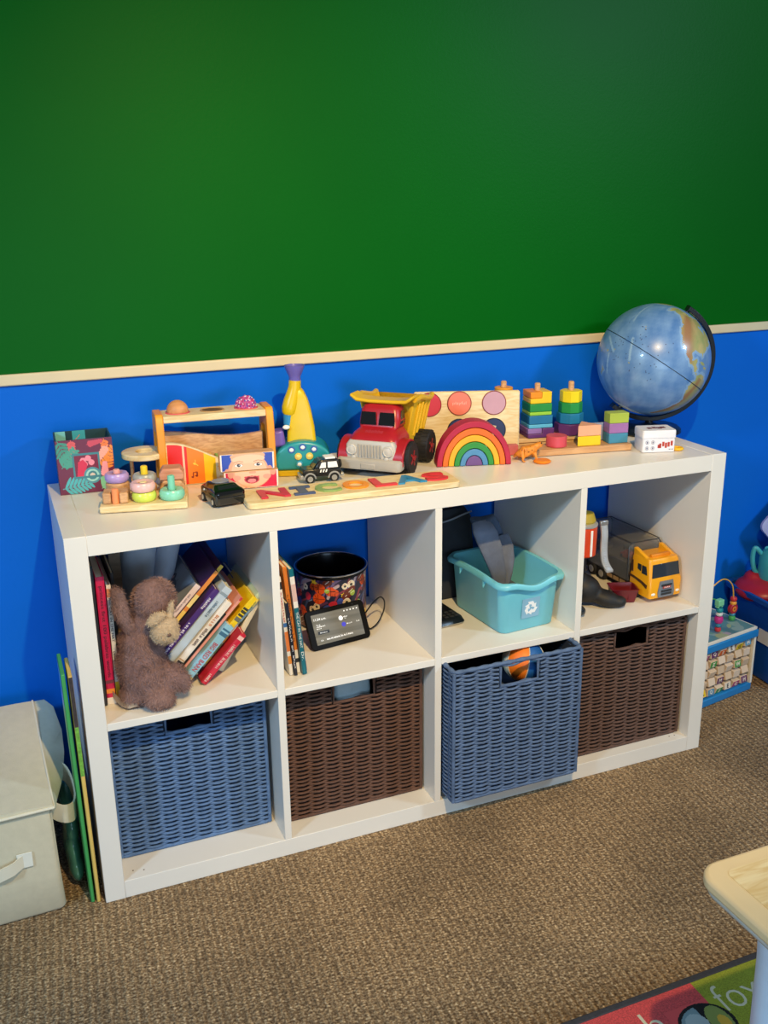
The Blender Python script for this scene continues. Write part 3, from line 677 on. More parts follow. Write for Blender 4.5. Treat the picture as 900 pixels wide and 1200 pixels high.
for sx in (-1,1):
    mb = MB(); mb.lathe([(.0125,0),(.0125,.003),(.0105,.005),(.009,.004),(.004,.0055),(.0001,.006)],24,F(sx*0.0445,-0.0075,0.060)); obj('headlight', mb, mat('#c9c6c0',0.25), DT)
    mb = MB(); mb.ball((0,0,0),(.006,.003,.005),12,8); obj('fog_light', mb, GRY, DT, (sx*.040,-.0105,.043))
mb = MB(); mb.loft([(0.018,0,-0.004,0.076,0.016,0.010),(0.022,0,-0.004,0.079,0.018,0.012),(0.038,0,-0.004,0.079,0.018,0.012),(0.042,0,-0.003,0.075,0.014,0.010)],6); obj('bumper', mb, mat('#b3aea6',0.4,0.04), DT)
mb = MB(); mb.box(-.018,-.0235,.020,.018,-.019,.033); obj('number_plate', mb, mat('#aca79f',0.45), DT, bevel=.003)
mb = MB(); mb.box(-0.050,0.02,0.022,0.050,0.205,0.046); obj('chassis', mb, mat('#1a1a1c',0.6), DT, bevel=0.003)
for k in range(7):
    mb = MB(); mb.ball((-.024+.008*k,0.0595,.1475),.0018,8,6); obj('roof_bead', mb, RED, DT)
def truck_wheel(x, y, r=0.038, wdt=0.036):
    mb = MB(); pr = [(r*.55,-wdt/2),(r*.88,-wdt/2),(r*.97,-wdt/2+.003),(r*.97,wdt/2-.003),(r*.88,wdt/2),(r*.55,wdt/2)]
    mb.lathe(pr,36,RY(90)); 
    for k in range(20):
        a=2*PI*k/20
        for s_ in (-1,1): mb.box(-.0025,r*.93,(s_*wdt/4)-wdt/5,.0025,r*1.0,(s_*wdt/4)+wdt/5, RY(90) @ RZ(math.degrees(a)+(4.5*s_)))
    wl = obj('wheel', mb, RUBBER, DT, (x,y,r+.0005))
    sg = 1 if x>0 else -1
    mb = MB(); mb.lathe([(.0001,.004),(.006,.004),(.007,-.002),(.016,-.005),(.0195,-.001),(.0205,-.001)],24,RY(90*sg) @ T(0,0,wdt/2)); hb = obj('hub', mb, mat('#8a1a26',0.35), wl)
    mb = MB()
    for k in range(5):
        a=2*PI*k/5; mb.box(-.0028,.006,wdt/2-.004,.0028,.018,wdt/2+.001,RY(90*sg) @ RZ(math.degrees(a)))
    obj('spokes', mb, mat('#8a1a26',0.35), wl)
for sx in (-1,1):
    truck_wheel(sx*0.070,0.038); truck_wheel(sx*0.070,0.165)
# tipping bed
def bed():
    vs=[]; th=0.0035
    secs = [  # y, bottom z, half bottom, rim z, half rim
        (0.100,0.062,0.050,0.158,0.070),(0.125,0.052,0.052,0.160,0.071),(0.17,0.056,0.052,0.150,0.071),(0.195,0.062,0.052,0.146,0.070),(0.212,0.076,0.050,0.150,0.069)]
    mb = MB()
    def ringv(o):
        out=[]
        for y,zb,hb,zr,hr in secs:
            out.append([(-hr+o,y,zr),(-hb+o,y,zb+o),(hb-o,y,zb+o),(hr-o,y,zr)])
        return out
    A=ringv(0); Bv=ringv(th); n=len(secs); idx=lambda s,k,layer: layer*n*4+s*4+k
    vs=[v for s in A for v in s]+[v for s in Bv for v in s]; fs=[]
    for s_ in range(n-1):
        for k in range(3):
            fs.append((idx(s_,k,0),idx(s_+1,k,0),idx(s_+1,k+1,0),idx(s_,k+1,0)))
            fs.append((idx(s_,k+1,1),idx(s_+1,k+1,1),idx(s_+1,k,1),idx(s_,k,1)))
        for k in (0,3): fs.append((idx(s_,k,0),idx(s_,k,1),idx(s_+1,k,1),idx(s_+1,k,0)))
    for s_ in (0,n-1): fs.append(tuple(idx(s_,k,0) for k in range(4))); fs.append(tuple(idx(s_,k,1) for k in range(4)))
    mb.add(vs,fs)
    b = obj('tipping_bed', mb, YB, DT, smooth=30)
    mb = MB(); P=[]
    for sx,rg in ((-1,secs[::-1]),(1,secs)): P+=[(sx*(hr+.003),y,zr) for y,zb,hb,zr,hr in rg]
    mb.tube([(-.0735,0.214,.150)]+[(-(hr+.003),y,zr+.001) for y,zb,hb,zr,hr in secs[::-1]]+[(-.073,.088,.160)],.0068,10)
    mb.tube([(.0735,0.214,.150)]+[((hr+.003),y,zr+.001) for y,zb,hb,zr,hr in secs[::-1]]+[(.073,.088,.160)],.0068,10)
    obj('bed_rim', mb, YB, b)
    mb = MB()  # canopy over the cab
    P=[(-.076,.172),(-.060,.162),(-.03,.160),(.03,.160),(.060,.162),(.076,.172),(.078,.166),(.062,.154),(.03,.152),(-.03,.152),(-.062,.154),(-.078,.166)]
    mb.prism(P,-.108,-.060,RX(90)); obj('canopy', mb, YB, b, bevel=.003)
    for sx in (-1,1):
        for y in (.128,.15,.175,.197):
            mb = MB(); mb.tube([(sx*.0545,y,.070),(sx*.0715,y,.145)],.004,8); obj('bed_rib', mb, YB, b)
    mb = MB(); mb.box(-.049,.1,.056,.049,.104,.158); obj('bed_front', mb, YB, b)
bed()
mb = MB(); mb.text('~6', .044,.013, T(0,0.022,0.0966) @ RX(22), depth=.0006, bold=.01); obj('hood_emblem', mb, mat('#b23a4a',0.4), DT)
mb = MB(); mb.ball((0,0,0),(.030,.030,.022),24,14)
tag(obj('ball', mb, mat('#d0304a',0.4), None, tuple(T(*DT.location) @ RZ(-44) @ Vector((0.010,0.150,0.118)))), 'red ball lying in the yellow bed of the dump truck', 'ball')
mb = MB(); mb.ball((0,0,0),(.011,.011,.018),20,12)
tag(obj('toy_figure', mb, mat('#176a63',0.35), None, tuple(T(*DT.location) @ RZ(-44) @ Vector((0.128,0.215,0.0185)))), 'small dark green toy peeking out between the dump truck and the rainbow', 'toy')

# --- name puzzle
NP = thing('name_puzzle', 'pale wooden name puzzle board with coloured letters lying along the shelf edge', 'puzzle', (0.342, 0.026, ZS), (0,0,-3.6))
mb = MB(); NW, NH = 0.442, 0.100
pl = []
for q,(cx_,cy_) in enumerate(((NW-.014,NH-.014),(.014,NH-.014),(.014,.014),(NW-.014,.014))):
    for k in range(6): a=PI/2*(q+k/5); pl.append((cx_+.014*math.cos(a),cy_+.014*math.sin(a)))
mb.prism(pl,0,0.0125); obj('board', mb, BIRCH, NP, bevel=0.0015)
NM = NP.matrix_basis.copy()
def I_poly(): return [(-.5,-.5),(.5,-.5),(.5,-.32),(.2,-.32),(.2,.32),(.5,.32),(.5,.5),(-.5,.5),(-.5,.32),(-.2,.32),(-.2,-.32),(-.5,-.32)]
for ch, x, wd, h, nm in (('N',.060,.058,'#c4223c','red'),('I',.118,.044,'#3d4f78','navy blue'),('C',.170,.050,'#8aa85f','sage green'),('O',.230,.054,'#ef9420','orange'),('L',.287,.046,'#d8343c','bright red'),('A',.343,.062,'#2f86b4','blue'),('S',.402,.050,'#d2303c','red')):
    mb = MB()
    if ch == 'I': mb.prism([(a*wd*.95,b*.056) for a,b in I_poly()],0,.0035)
    else: mb.text(ch,wd,.056,depth=.0035,bold=.035)
    o = obj('puzzle_letter', mb, mat(h,0.4,0.05), None, tuple(NM @ Vector((x,.050,.0128))), (0,0,-3.6), smooth=30)
    tag(o, '%s letter %s piece set in the wooden name puzzle'%(nm,ch), 'puzzle piece', 'letters of the name puzzle')

# --- rainbow arches
rc = [('#7a1733','dark crimson outermost','#a3183c'),('#e0701a','orange',None),('#eda51c','amber yellow',None),('#2f8a3a','green',None),('#4f86b0','blue',None)]
RBx, RBy, rbz = 0.8860, 0.142, -16
cols = [('#b0183c','crimson outermost'),('#e06a1c','orange'),('#ecaa20','amber'),('#2c8a38','green'),('#4a86b4','blue')]
Ro = 0.0835; tk = 0.0118
for k,(h,nm) in enumerate(cols):
    R_ = Ro-k*(tk+.0012); r_ = R_-tk; n=30
    P=[(R_*math.cos(a),R_*math.sin(a)*1.20) for a in np.linspace(0,PI,n)]+[(r_*math.cos(a),r_*math.sin(a)*1.20) for a in np.linspace(PI,0,n)]
    mb = MB(); mb.prism(P,-.042,0,RX(90))
    tag(obj('rainbow_arch', mb, mat(h,0.5,0.06,25), None, (RBx,RBy,ZS), (0,0,rbz), bevel=.0015, smooth=30), '%s arch of the nested wooden rainbow'%nm, 'toy block', 'arches of the wooden rainbow')
R_=Ro-5*(tk+.0012); mb=MB(); mb.prism([(R_*math.cos(a),R_*math.sin(a)*1.20) for a in np.linspace(0,PI,24)],-.042,0,RX(90))
tag(obj('rainbow_half_disc', mb, mat('#6a4a86',0.5,0.06), None, (RBx,RBy,ZS), (0,0,rbz), bevel=.0015, smooth=30), 'purple half disc at the centre of the wooden rainbow', 'toy block', 'arches of the wooden rainbow')

# --- leaning disc board
LB = thing('disc_puzzle_board', 'large pale wooden board with round coloured discs leaning behind the rainbow', 'puzzle', (0.8175, 0.3150, ZS), (-4,0,-20.5))
mb = MB(); mb.box(0,0,0,.248,.013,.140); obj('board', mb, BIRCH, LB, bevel=.005, seg=3)
mb = MB(); mb.text('~4', .016,.004, F(.226,-.0003,.012), depth=.0003); obj('print', mb, mat('#3a3a3a',.6), LB)
LM = LB.matrix_world if False else (T(*LB.location) @ LB.rotation_euler.to_matrix().to_4x4())
for x,z,h,nm in ((.036,.110,'#cc2b40','red disc, half hidden by the dump truck bed,'),(.106,.112,'#ec7a64','coral disc with faint lettering'),(.187,.112,'#c497a8','dusty pink disc'),(.187,.048,'#1f2f5c','navy disc'),(.106,.048,'#233a6e','dark blue disc, mostly behind the rainbow,')):
    d_ = thing('puzzle_disc', '%s in the leaning wooden board'%nm, 'puzzle piece', tuple(LM @ Vector((x,-.0003,z))), (-4,0,-20.5), 'discs of the leaning board')
    mb = MB(); mb.cyl(.0265,0,.0018,40,F(0,0,0),0,.0004); obj('face', mb, mat(h,.5,.05), d_)
    mb = MB(); mb.torus(.0275,.0011,44,8,F(0,-.0002,0)); obj('groove', mb, mat('#8a3a38' if z>.1 else '#141c34',.6), d_)
    if h=='#ec7a64': mb=MB(); mb.text('playful',.032,.009,F(0,-.0018,0),depth=.0004); obj('lettering', mb, mat('#f3b3a2',.5), d_)
    if h=='#1f2f5c': mb=MB(); mb.prism([(-.003,-.012),(.004,-.012),(.003,0),(.006,.010),(-.002,.012),(-.006,.004)],0,.0004,F(0,-.0018,0)); obj('picture', mb, mat('#c9b7a0',.5), d_)

# --- geometric sorter: tray with pegs and blocks
SA = -9.5
ST = thing('sorting_tray', 'wooden geometric sorting tray with pegs, lying in front of the globe', 'toy', (1.017, 0.157, ZS), (0,0,SA))
mb = MB(); mb.box(0,0,0,.270,.060,.0150); obj('front_tray', mb, wood('#d6a878','#c08f62',12), ST, bevel=.0015)
mb = MB(); mb.box(-.016,.098,0,.225,.158,.020); obj('back_tray', mb, wood('#e0bd8a','#c99f6a',12), ST, bevel=.0015)
for z in (.009,):
    mb = MB(); mb.box(-.015,.0972,z,.224,.0982,z+.0016); obj('tray_groove', mb, mat('#7a5230',.8), ST)
PX = (-.003,.082,.168)
for x in PX:
    mb = MB(); mb.cyl(.0068,.0195,.156 if x<0 else .147,20,T(x,.128,0),0,.002); obj('peg', mb, BEECH, ST)
SM = ST.matrix_basis.copy()
def sb(x,y,z,mb,h,lab,rot=0,bevel=.0015,rough=.45):
    o = obj('stacking_block', mb, mat(h,rough,.06,25), None, tuple(SM @ Vector((x,y,z))), (0,0,SA+rot), bevel=bevel, smooth=30)
    tag(o,lab,'toy block','blocks of the geometric sorter')
def sqr(s,h): mb=MB(); mb.box(-s/2,-s/2,0,s/2,s/2,h); return mb
def quad(sx,sy,h,x0=0): mb=MB(); mb.box(x0,-sy/2,0,x0+sx,sy/2,h); return mb
def octg(r,h): mb=MB(); mb.cyl(r,0,h,8,RZ(22.5)); return mb
py=.128; z=.0204
# first peg: only the top shows over the leaning board
for k in range(5):
    mb=MB(); mb.cyl(.0255-.001*k,0,.0240,32); sb(PX[0],py,z+.0243*k,mb,['#c8384a','#d0453f','#d9652f','#e0842a','#e59a2c'][k],['dark red','red','vermilion','deep orange','light orange'][k]+' disc of the peg stack mostly hidden behind the leaning board')
# square stack
zz=z
for h,c_,lab,s,sp in ((.0225,'#5e2f6e','deep purple and lilac',.066,'#8a6aa6'),(.0090,'#58aecb','pale cyan',.060,None),(.0205,'#1b6f9c','ocean blue',.059,None),(.0080,'#93c63a','lime green',.055,None),(.0195,'#1f8a3e','grass green',.055,None),(.0275,'#edc01c','yellow and orange',.053,'#ee8d1c')):
    if sp:
        sb(PX[1]-s/2,py,zz,(lambda mb: mb.prism([(0,0),(s,0),(s,h),(s*.55,h),(s*.55,h*.42),(0,h*.42)],-s/2,s/2,RX(90)))(MB()),c_,'lower half of the '+lab+' pair on the square peg stack')
        sb(PX[1]-s/2,py,zz,(lambda mb: mb.prism([(0,h*.45),(s*.53,h*.45),(s*.53,h),(0,h)],-s/2,s/2,RX(90)))(MB()),sp,'upper corner of the '+lab+' pair on the square peg stack')
    else: sb(PX[1],py,zz,sqr(s,h),c_,lab+' square block on the middle peg stack')
    zz+=h+.0004
zz=z
for h,c_,lab,r in ((.0265,'#5c2c68','purple',.0370),(.0250,'#1a78a4','blue',.0320),(.0250,'#1f8f44','green',.0285),(.0270,'#edd313','yellow',.0265)):
    sb(PX[2],py,zz,octg(r,h),c_,lab+' octagon on the right-hand peg stack'); zz+=h+.0004
# front pieces
f=.0154
sb(.094,.030,f,(lambda mb: mb.cyl(.0240,0,.0255,32))(MB()),'#cc4a58','rose pink cylinder standing alone at the front of the sorting tray')
def tri(h): mb=MB(); mb.prism([(-.029,-.020),(.029,-.020),(0,.030)],0,h); return mb
sb(.166,.028,f,tri(.0230),'#e9c41a','yellow triangle under the peach triangle')
sb(.166,.028,f+.0234,tri(.0250),'#e8a785','peach triangle on the yellow triangle',rot=0)
for k,(c_,nm,h) in enumerate((('#3f86a4','blue-grey',.0235),('#9a6aa4','mauve',.0235),('#a3b545','olive green',.0240))):
    sb(.242,.030,f+.0238*k,(lambda mb: mb.box(-.024,-.016,0,.024,.016,h))(MB()),c_,nm+' block in the short stack beside the white box')
mb=MB(); mb.box(-.02,-.004,0,.02,.004,.042); sb(.212,.058,f,mb,'#8f9ec4','pale grey-blue block standing behind the peach triangle')

# --- orange lizard
LZ = thing('toy_lizard', 'small orange spotted toy lizard crouching beside the rainbow', 'toy animal', (1.017, 0.134, ZS), (0,0,-12))
LO = mat('#d98528',0.5,0.3,120)
def skinned(name, pts, edges, rad, m, parent, sub=2, loc=None):
    me = bpy.data.meshes.new(name); me.from_pydata(pts, edges, []); o = bpy.data.objects.new(name, me); C.objects.link(o)
    s = o.modifiers.new('skin','SKIN'); s.use_smooth_shade = True
    for i,v in enumerate(me.skin_vertices[0].data): v.radius=(rad[i],rad[i]); v.use_root=(i==0)
    b = o.modifiers.new('smooth','SUBSURF'); b.levels=sub; b.render_levels=sub
    me.materials.append(m); o.parent=parent
    if loc: o.location=loc
    return o
pts=[(0,0,.020),(-.016,0,.020),(-.026,.004,.014),(-.030,.010,.007),(.012,0,.024),(.020,-.002,.032),(.026,-.004,.037),(.033,-.005,.035),
     (-.014,-.011,.012),(-.016,-.014,.002),(-.014,.011,.012),(-.016,.014,.002),(.014,-.011,.014),(.018,-.014,.002),(.014,.011,.014),(.018,.014,.002),(.022,-.016,.0015),(-.011,-.018,.0015)]
ed=[(0,1),(1,2),(2,3),(0,4),(4,5),(5,6),(6,7),(1,8),(8,9),(1,10),(10,11),(4,12),(12,13),(4,14),(14,15),(13,16),(9,17)]
rad=[.012,.010,.005,.002,.010,.0075,.0085,.005,.004,.0026,.004,.0026,.0036,.0026,.0036,.0026,.002,.002]
skinned('body', pts, ed, rad, LO, LZ)
for sy in (-1,1):
    mb=MB(); mb.ball((.0275,-.0045+sy*.0065,.0405),.0018,10,8); obj('eye', mb, BLACK, LZ)
mb=MB()
for x,y,z in ((-.010,-.011,.024),(-.002,-.012,.022),(.006,-.0115,.026),(-.006,-.009,.029),(.003,-.008,.032),(-.016,-.008,.026)): mb.ball((x,y,z),(.0016,.0012,.0013),8,6)
obj('spots', mb, mat('#7a4418',.6), LZ)
mb=MB(); mb.lathe([(.0001,0),(.018,0),(.020,.003),(.017,.006),(.0001,.0075)],30)
tag(obj('toy_disc', mb, mat('#ef8420',.4,.05), None, (1.037,.104,ZS)), 'flat orange disc lying in front of the orange lizard', 'toy')
mb=MB(); mb.box(-.012,-.008,0,.012,.008,.024)
tag(obj('toy_block', mb, mat('#c9686a',.5,.1), None, (1.012,.196,ZS), (0,0,SA), bevel=.001), 'small dusty pink block half hidden behind the orange lizard', 'toy block')

# --- white tin
WT = thing('product_box', 'small white box with red pictures on its side, in front of the globe', 'box', (1.2905, 0.082, ZS), (0,0,-17)); WT.scale = (.9,.95,.97)
mb=MB(); mb.loft([(0,.043,.030,.043,.030,.004),(.034,.043,.030,.043,.030,.004)],4); obj('body', mb, mat('#e3e2ea',.3,.02), WT)
mb=MB(); mb.loft([(.0345,.043,.030,.0445,.0315,.005),(.051,.043,.030,.0445,.0315,.005),(.053,.043,.030,.043,.030,.005)],4); obj('lid', mb, mat('#e6e5ec',.3,.02), WT)
mb=MB()
for k,(x,z,h) in enumerate(((.044,.012,.012),(.052,.016,.012),(.059,.012,.014),(.066,.015,.012),(.074,.017,.013))): mb.box(x,-.0006,z-.002,x+.0055,.0,z+h*.75)
mb.box(.040,-.0006,.010,.048,.0,.018); obj('side_picture', mb, mat('#b03a2c',.4,.15), WT)
mb=MB()
for x in (.012,.027):
    for z in (.010,.024): mb.torus(.0042,.0004,18,6,F(x,-.0003,z)); mb.box(x-.0015,-.0005,z-.002,x+.0015,-.0001,z+.002)
mb.text('~5',.012,.003,F(.076,-.0003,.007)); obj('side_symbols', mb, mat('#5b5f7a',.5), WT)
mb=MB(); 
for x,y in ((.020,.026),(.034,.030),(.046,.026),(.058,.031)): mb.box(x,y-.007,.053,x+.011,y+.009,.0534)
obj('lid_picture', mb, mat('#6a2f2c',.4,.2), WT)
# --- yellow bit
YP = thing('toy_loop', 'small yellow plastic loop lying right of the white box', 'toy', (1.381,.070,ZS),(0,0,15))
mb=MB(); mb.torus(.0105,.0036,28,10,T(0,0,.0036)); obj('loop', mb, mat('#f0b81a',.4), YP)
mb=MB(); mb.tube([(0,.012,.003),(.001,.017,.012),(.000,.019,.022)],[.004,.004,.005],10); obj('stem', mb, mat('#f0b81a',.4), YP)

# --- globe
GC = Vector((1.440,0.258,0.9515)); GR = 0.1365
GL = thing('globe', 'blue globe on a black stand at the right end of the shelf top', 'globe', (GC.x,GC.y,ZS), (0,0,-20))
gz = GC.z-ZS; tilt = 33
NA=[(-168,66),(-162,70),(-156,71),(-140,70),(-128,70),(-115,68),(-95,72),(-82,73),(-80,62),(-94,59),(-92,57),(-82,55),(-79,51),(-76,62),(-65,59),(-56,52),(-66,49),(-60,46),(-70,43),(-74,40),(-76,35),(-81,31),(-80,25),(-83,30),(-90,30),(-97,27),(-97,22),(-94,18),(-90,21),(-87,21),(-88,16),(-83,15),(-83,10),(-79,9),(-80,7.5),(-85,10),(-92,14.5),(-98,16),(-105,20),(-106,23),(-112,29),(-114,31),(-110,23),(-115,29),(-118,34),(-124,40),(-124,48),(-131,54),(-138,59),(-150,60),(-160,55),(-158,58),(-165,61),(-162,64)]
SA_=[(-79,8.5),(-72,12),(-62,10.5),(-52,5),(-50,0),(-35,-6),(-39,-14),(-41,-22),(-48,-26),(-58,-35),(-65,-41),(-68,-50),(-68,-55),(-74,-52),(-73,-42),(-71,-30),(-70,-18),(-76,-14),(-81,-5),(-80,0),(-77,4)]
AS=[(180,66),(170,60),(163,58),(156,51),(157,58),(150,60),(140,55),(135,45),(128,38),(121,40),(122,30),(112,22),(106,12),(100,20),(90,25),(80,40),(90,75),(140,74),(180,70)]
AU=[(114,-22),(122,-18),(130,-12),(136,-12),(140,-17),(142,-11),(146,-19),(153,-27),(150,-37),(143,-39),(138,-33),(130,-32),(116,-34)]
NZ=[(173,-35),(178,-38),(174,-42),(168,-46),(167,-44),(173,-40)]
GRL=[(-73,78),(-55,83),(-25,82),(-22,70),(-40,65),(-48,61),(-53,67),(-60,76)]
EU=[(-18,15),(-10,32),(0,36),(10,37),(32,31),(40,15),(51,12),(40,-5),(40,-18),(33,-27),(20,-35),(14,-22),(9,0),(5,5),(-8,5)]
EU2=[(-9,37),(-9,43),(0,46),(-4,48),(8,54),(5,60),(15,69),(30,71),(60,69),(90,75),(90,25),(75,8),(67,25),(55,26),(56,18),(44,13),(35,30),(36,37),(24,37),(12,45),(3,42)]
ANT=[(-180,-78),(-150,-76),(-100,-72),(-60,-64),(-55,-74),(0,-70),(60,-67),(120,-66),(170,-72),(180,-78),(180,-91),(-180,-91)]
nu,nv_=360,180
lon=np.linspace(-180,180,nu+1); lat=np.linspace(-90,90,nv_+1)
LO_,LA=np.meshgrid((lon[:-1]+lon[1:])/2,(lat[:-1]+lat[1:])/2)
rs=np.random.RandomState(4)
def fbm(X,Y,s,o=5):
    r=np.zeros(X.shape)
    for k in range(o):
        for q in range(4):
            a=rs.rand()*6.28; ph=rs.rand()*6.28; f_=s*1.9**k*(.7+.6*rs.rand()); r+=np.sin(f_*(X*np.cos(a)+Y*np.sin(a))+ph)/1.7**k
    return r/4
nz=fbm(LO_,LA,.10); nz2=fbm(LO_,LA,.25)
jl=LO_+fbm(LO_,LA,.5,3)*1.2; ja=LA+fbm(LO_,LA,.5,3)*1.2
land=np.zeros(LO_.shape,bool)
for P in (NA,SA_,AS,AU,NZ,GRL,EU,EU2): land|=inside(P,jl,ja)
ice=inside(ANT,jl,ja)|inside(GRL,jl,ja)
near=land.copy()
for k in range(3): near=near|np.roll(near,1,0)|np.roll(near,-1,0)|np.roll(near,1,1)|np.roll(near,-1,1)
for x,y,rx,ry in ((-78,21.5,5,1.2),(-71,19,3,1.2),(-155.5,19.6,.8,.7),(-157.9,21.4,.6,.5),(138,37,2.5,5),(-90,-.5,.8,.7),(178,-18,1,.8),(165,-21.5,2,.8),(143,-6,6,3),(-149,-17.6,.6,.5),(-140,-9,.6,.5),(-172,-13.8,.7,.5)):
    land|=((LO_-x)/rx)**2+((LA-y)/ry)**2<1
oc1=np.array(srgb('#4a78b4')); oc2=np.array(srgb('#7ba0cc')); shf=np.array(srgb('#9fc0da'))
tt=np.clip(.5+nz2*.35+nz*.15,0,1)[...,None]; col=oc1*(1-tt)+oc2*tt
col[near]=shf*.4+col[near]*.6
g1=np.array(srgb('#8f9a62')); g2=np.array(srgb('#b3a873')); br=np.array(srgb('#9c7450'))
tt=np.clip(.5+nz2*.6,0,1)[...,None]; lc=g1*(1-tt)+g2*tt
mt=np.clip(np.exp(-((LO_+112-(LA-40)*-.5)/9)**2)*((LA>15)&(LA<65))+np.exp(-((LO_+71)/4)**2)*(LA<8)+.3*nz,0,1)[...,None]
lc=lc*(1-mt)+br*mt; col[land]=lc[land]; col[ice]=np.array(srgb('#dfe6ea'))
# ridges and island dots on the sea
for (x0,y0),(x1,y1) in (((-175,20),(170,50)),((-178,-20),(-174,-40)),((-160,5),(-150,-15)),((170,-5),(-172,-16))):
    for t_ in np.linspace(0,1,30):
        if x1-x0>180: x1-=360
        if x1-x0<-180: x1+=360
        x=(x0+(x1-x0)*t_+180)%360-180; y=y0+(y1-y0)*t_; k=(np.abs(LO_-x)<1.2)&(np.abs(LA-y)<1.2)&~land; col[k]=col[k]*.75+shf*.25
for k in range(45):
    x=rs.uniform(-180,-120); y=rs.uniform(-25,25); q=(np.abs(LO_-x)<.51)&(np.abs(LA-y)<.51); col[q]=np.array(srgb('#3f557a'))
AX = RY(tilt)
cv=Canvas(360,180,nu,'#000000'); cv.c=col
lon0=math.radians(0)
def gs(X,Y):
    # longitude 270-offset so that -147 deg faces the room (-y)
    a=np.radians(X-180+20.4); t_=np.radians(Y-90); x=GR*np.cos(t_)*np.cos(a); y=GR*np.cos(t_)*np.sin(a); z=GR*np.sin(t_)
    ca,sa=math.cos(math.radians(tilt)),math.sin(math.radians(tilt))
    return (x*ca+z*sa, y, -x*sa+z*ca+gz)
painted('sphere', cv, gs, GL, 0.32, 0.25)
mb=MB(); n=120
for i in range(1): mb.tube([(GR*1.001*math.cos(a),GR*1.001*math.sin(a),0) for a in np.linspace(0,2*PI,n,endpoint=False)],.0009,6,True,T(0,0,gz)@AX)
obj('equator_line', mb, mat('#10223a',.4), GL)
mb=MB(); R2_=GR+.010; P=[]
sec=[]
for a in np.linspace(math.radians(92),math.radians(-98),60): sec.append((R2_*math.cos(a),R2_*math.sin(a)))
vs=[];fs=[]
for (x,z_) in sec:
    d_=Vector((x,z_)).normalized()
    for (o,yy) in ((-.0055,-.011),(.0055,-.011),(.0055,.011),(-.0055,.011)): vs.append((x+d_.x*o,yy,z_+d_.y*o))
for i in range(len(sec)-1):
    for k in range(4): l=(k+1)%4; fs.append((i*4+k,i*4+l,(i+1)*4+l,(i+1)*4+k))
fs.append((0,1,2,3)); fs.append(tuple(len(vs)-4+k for k in (3,2,1,0)))
mb.add(vs,fs,T(0,0,gz)@AX)
obj('meridian_arm', mb, mat('#0e1016',.35), GL, bevel=.001)
mb=MB()
for s_ in (1,-1): mb.cyl(.005,s_*GR-.004,s_*GR+.012,14,T(0,0,gz)@AX)
obj('axis_pin', mb, mat('#0e1016',.35), GL)
mb=MB(); mb.lathe([(.011,.010),(.0095,.02),(.0095,.040),(.013,gz-GR-.006)],24); obj('stem', mb, mat('#0e1016',.3), GL)
mb=MB(); mb.lathe([(.076,0),(.080,.003),(.079,.010),(.072,.016),(.03,.019),(.012,.024)],48); obj('base', mb, mat('#0c1a30',.3), GL)

# ================================================================== things inside the upper cubes
ZB = ZM + 0.0006
def book(label, t, h, d, cover, text=None, tcol='#ffffff', pages='#ece5d2', loc=(0,0,0), rot=(0,0,0), group=None, patches=(), th=0.62, spine2=None, name='book'):
    """spine faces -y; x = thickness, z = height, y = depth.  patches: (z0,z1,colour) bands across the spine"""
    b = thing(name, label, 'book', loc, rot, group)
    mb = MB(); w_ = min(.0022, t*.2)
    mb.box(0,0,0,w_,d,h); mb.box(t-w_,0,0,t,d,h); mb.box(w_,0,0,t-w_,.002,h)
    obj('cover', mb, mat(cover, .35, .05, 40), b, bevel=min(.0009,w_*.4))
    mb = MB(); mb.box(w_,.002,.002,t-w_,d-.003,h-.002); obj('pages', mb, mat(pages, .8, .06, 90, stretch=(20,1,1)), b)
    for q,(z0,z1,h_) in enumerate(patches):
        mb = MB(); mb.box(.0002,-.0004-.0001*q,z0*h,t-.0002,.0,z1*h); obj('spine_panel', mb, mat(h_, .4, .06), b)
    if text:
        items = text if isinstance(text, list) else [(text, .12, .9, tcol)]
        for s_, z0, z1, c_ in items:
            mb = MB(); mb.text(s_, (z1-z0)*h, t*th, F(t/2,-.0005-.0001*len(patches),(z0+z1)/2*h) @ RZ(-90), depth=.0003); obj('spine_lettering', mb, mat(c_, .5, .02), b)
    return b
# ---- first cube: upright books at the left
G1 = 'books standing at the left of the first cube'
book('dark thin book at the far left of the first cube', .008, .292, .22, '#2a2c33', None, loc=(XS[0]+.0025,.075,ZB), group=G1)
book('crimson board book about first words, upright at the left of the first cube', .0165, .268, .19, '#c9184c', [('princess first 100 palabras words',.22,.93,'#4a0f22')], loc=(XS[0]+.0115,.078,ZB), rot=(0,.3,0), group=G1, patches=((.0,.055,'#e6d9c8'),(.09,.125,'#e98a2a'),(.17,.195,'#7a2f3c')), th=.5)
sp = thing('spiral_notebook', 'grey spiral bound notebook standing behind the crimson board book', 'notebook', (XS[0]+.029,.272,ZB), (0,0,0))
mb = MB(); mb.box(-.014,0,0,-.002,.11,.325); obj('cover', mb, mat('#55565c',.6,.1), sp)
for k in range(24):
    mb = MB(); mb.torus(.006,.0009,14,6,T(-.008,-.001,.02+.0125*k) @ RX(0) , rz=.0009); obj('coil', mb, mat('#9a9aa0',.3,.05,metal=.8), sp)
book('slim white picture book with a yellow foot next to the crimson book', .0085, .245, .18, '#e9e4da', [('THE CAT IN THE HAT',.52,.9,'#2a2a2a'),('~7',.32,.46,'#5a5a5a')], loc=(XS[0]+.0300,.088,ZB), rot=(0,.6,0), group=G1, patches=((0,.17,'#e9c21a'),(.9,.97,'#d98a5a')), th=.5)
book('thin dark book just right of the slim white picture book', .006, .262, .17, '#1d1b1e', None, loc=(XS[0]+.0405,.105,ZB), rot=(0,.8,0), group=G1)
mb = MB(); mb.box(0,0,0,.024,.012,.318)
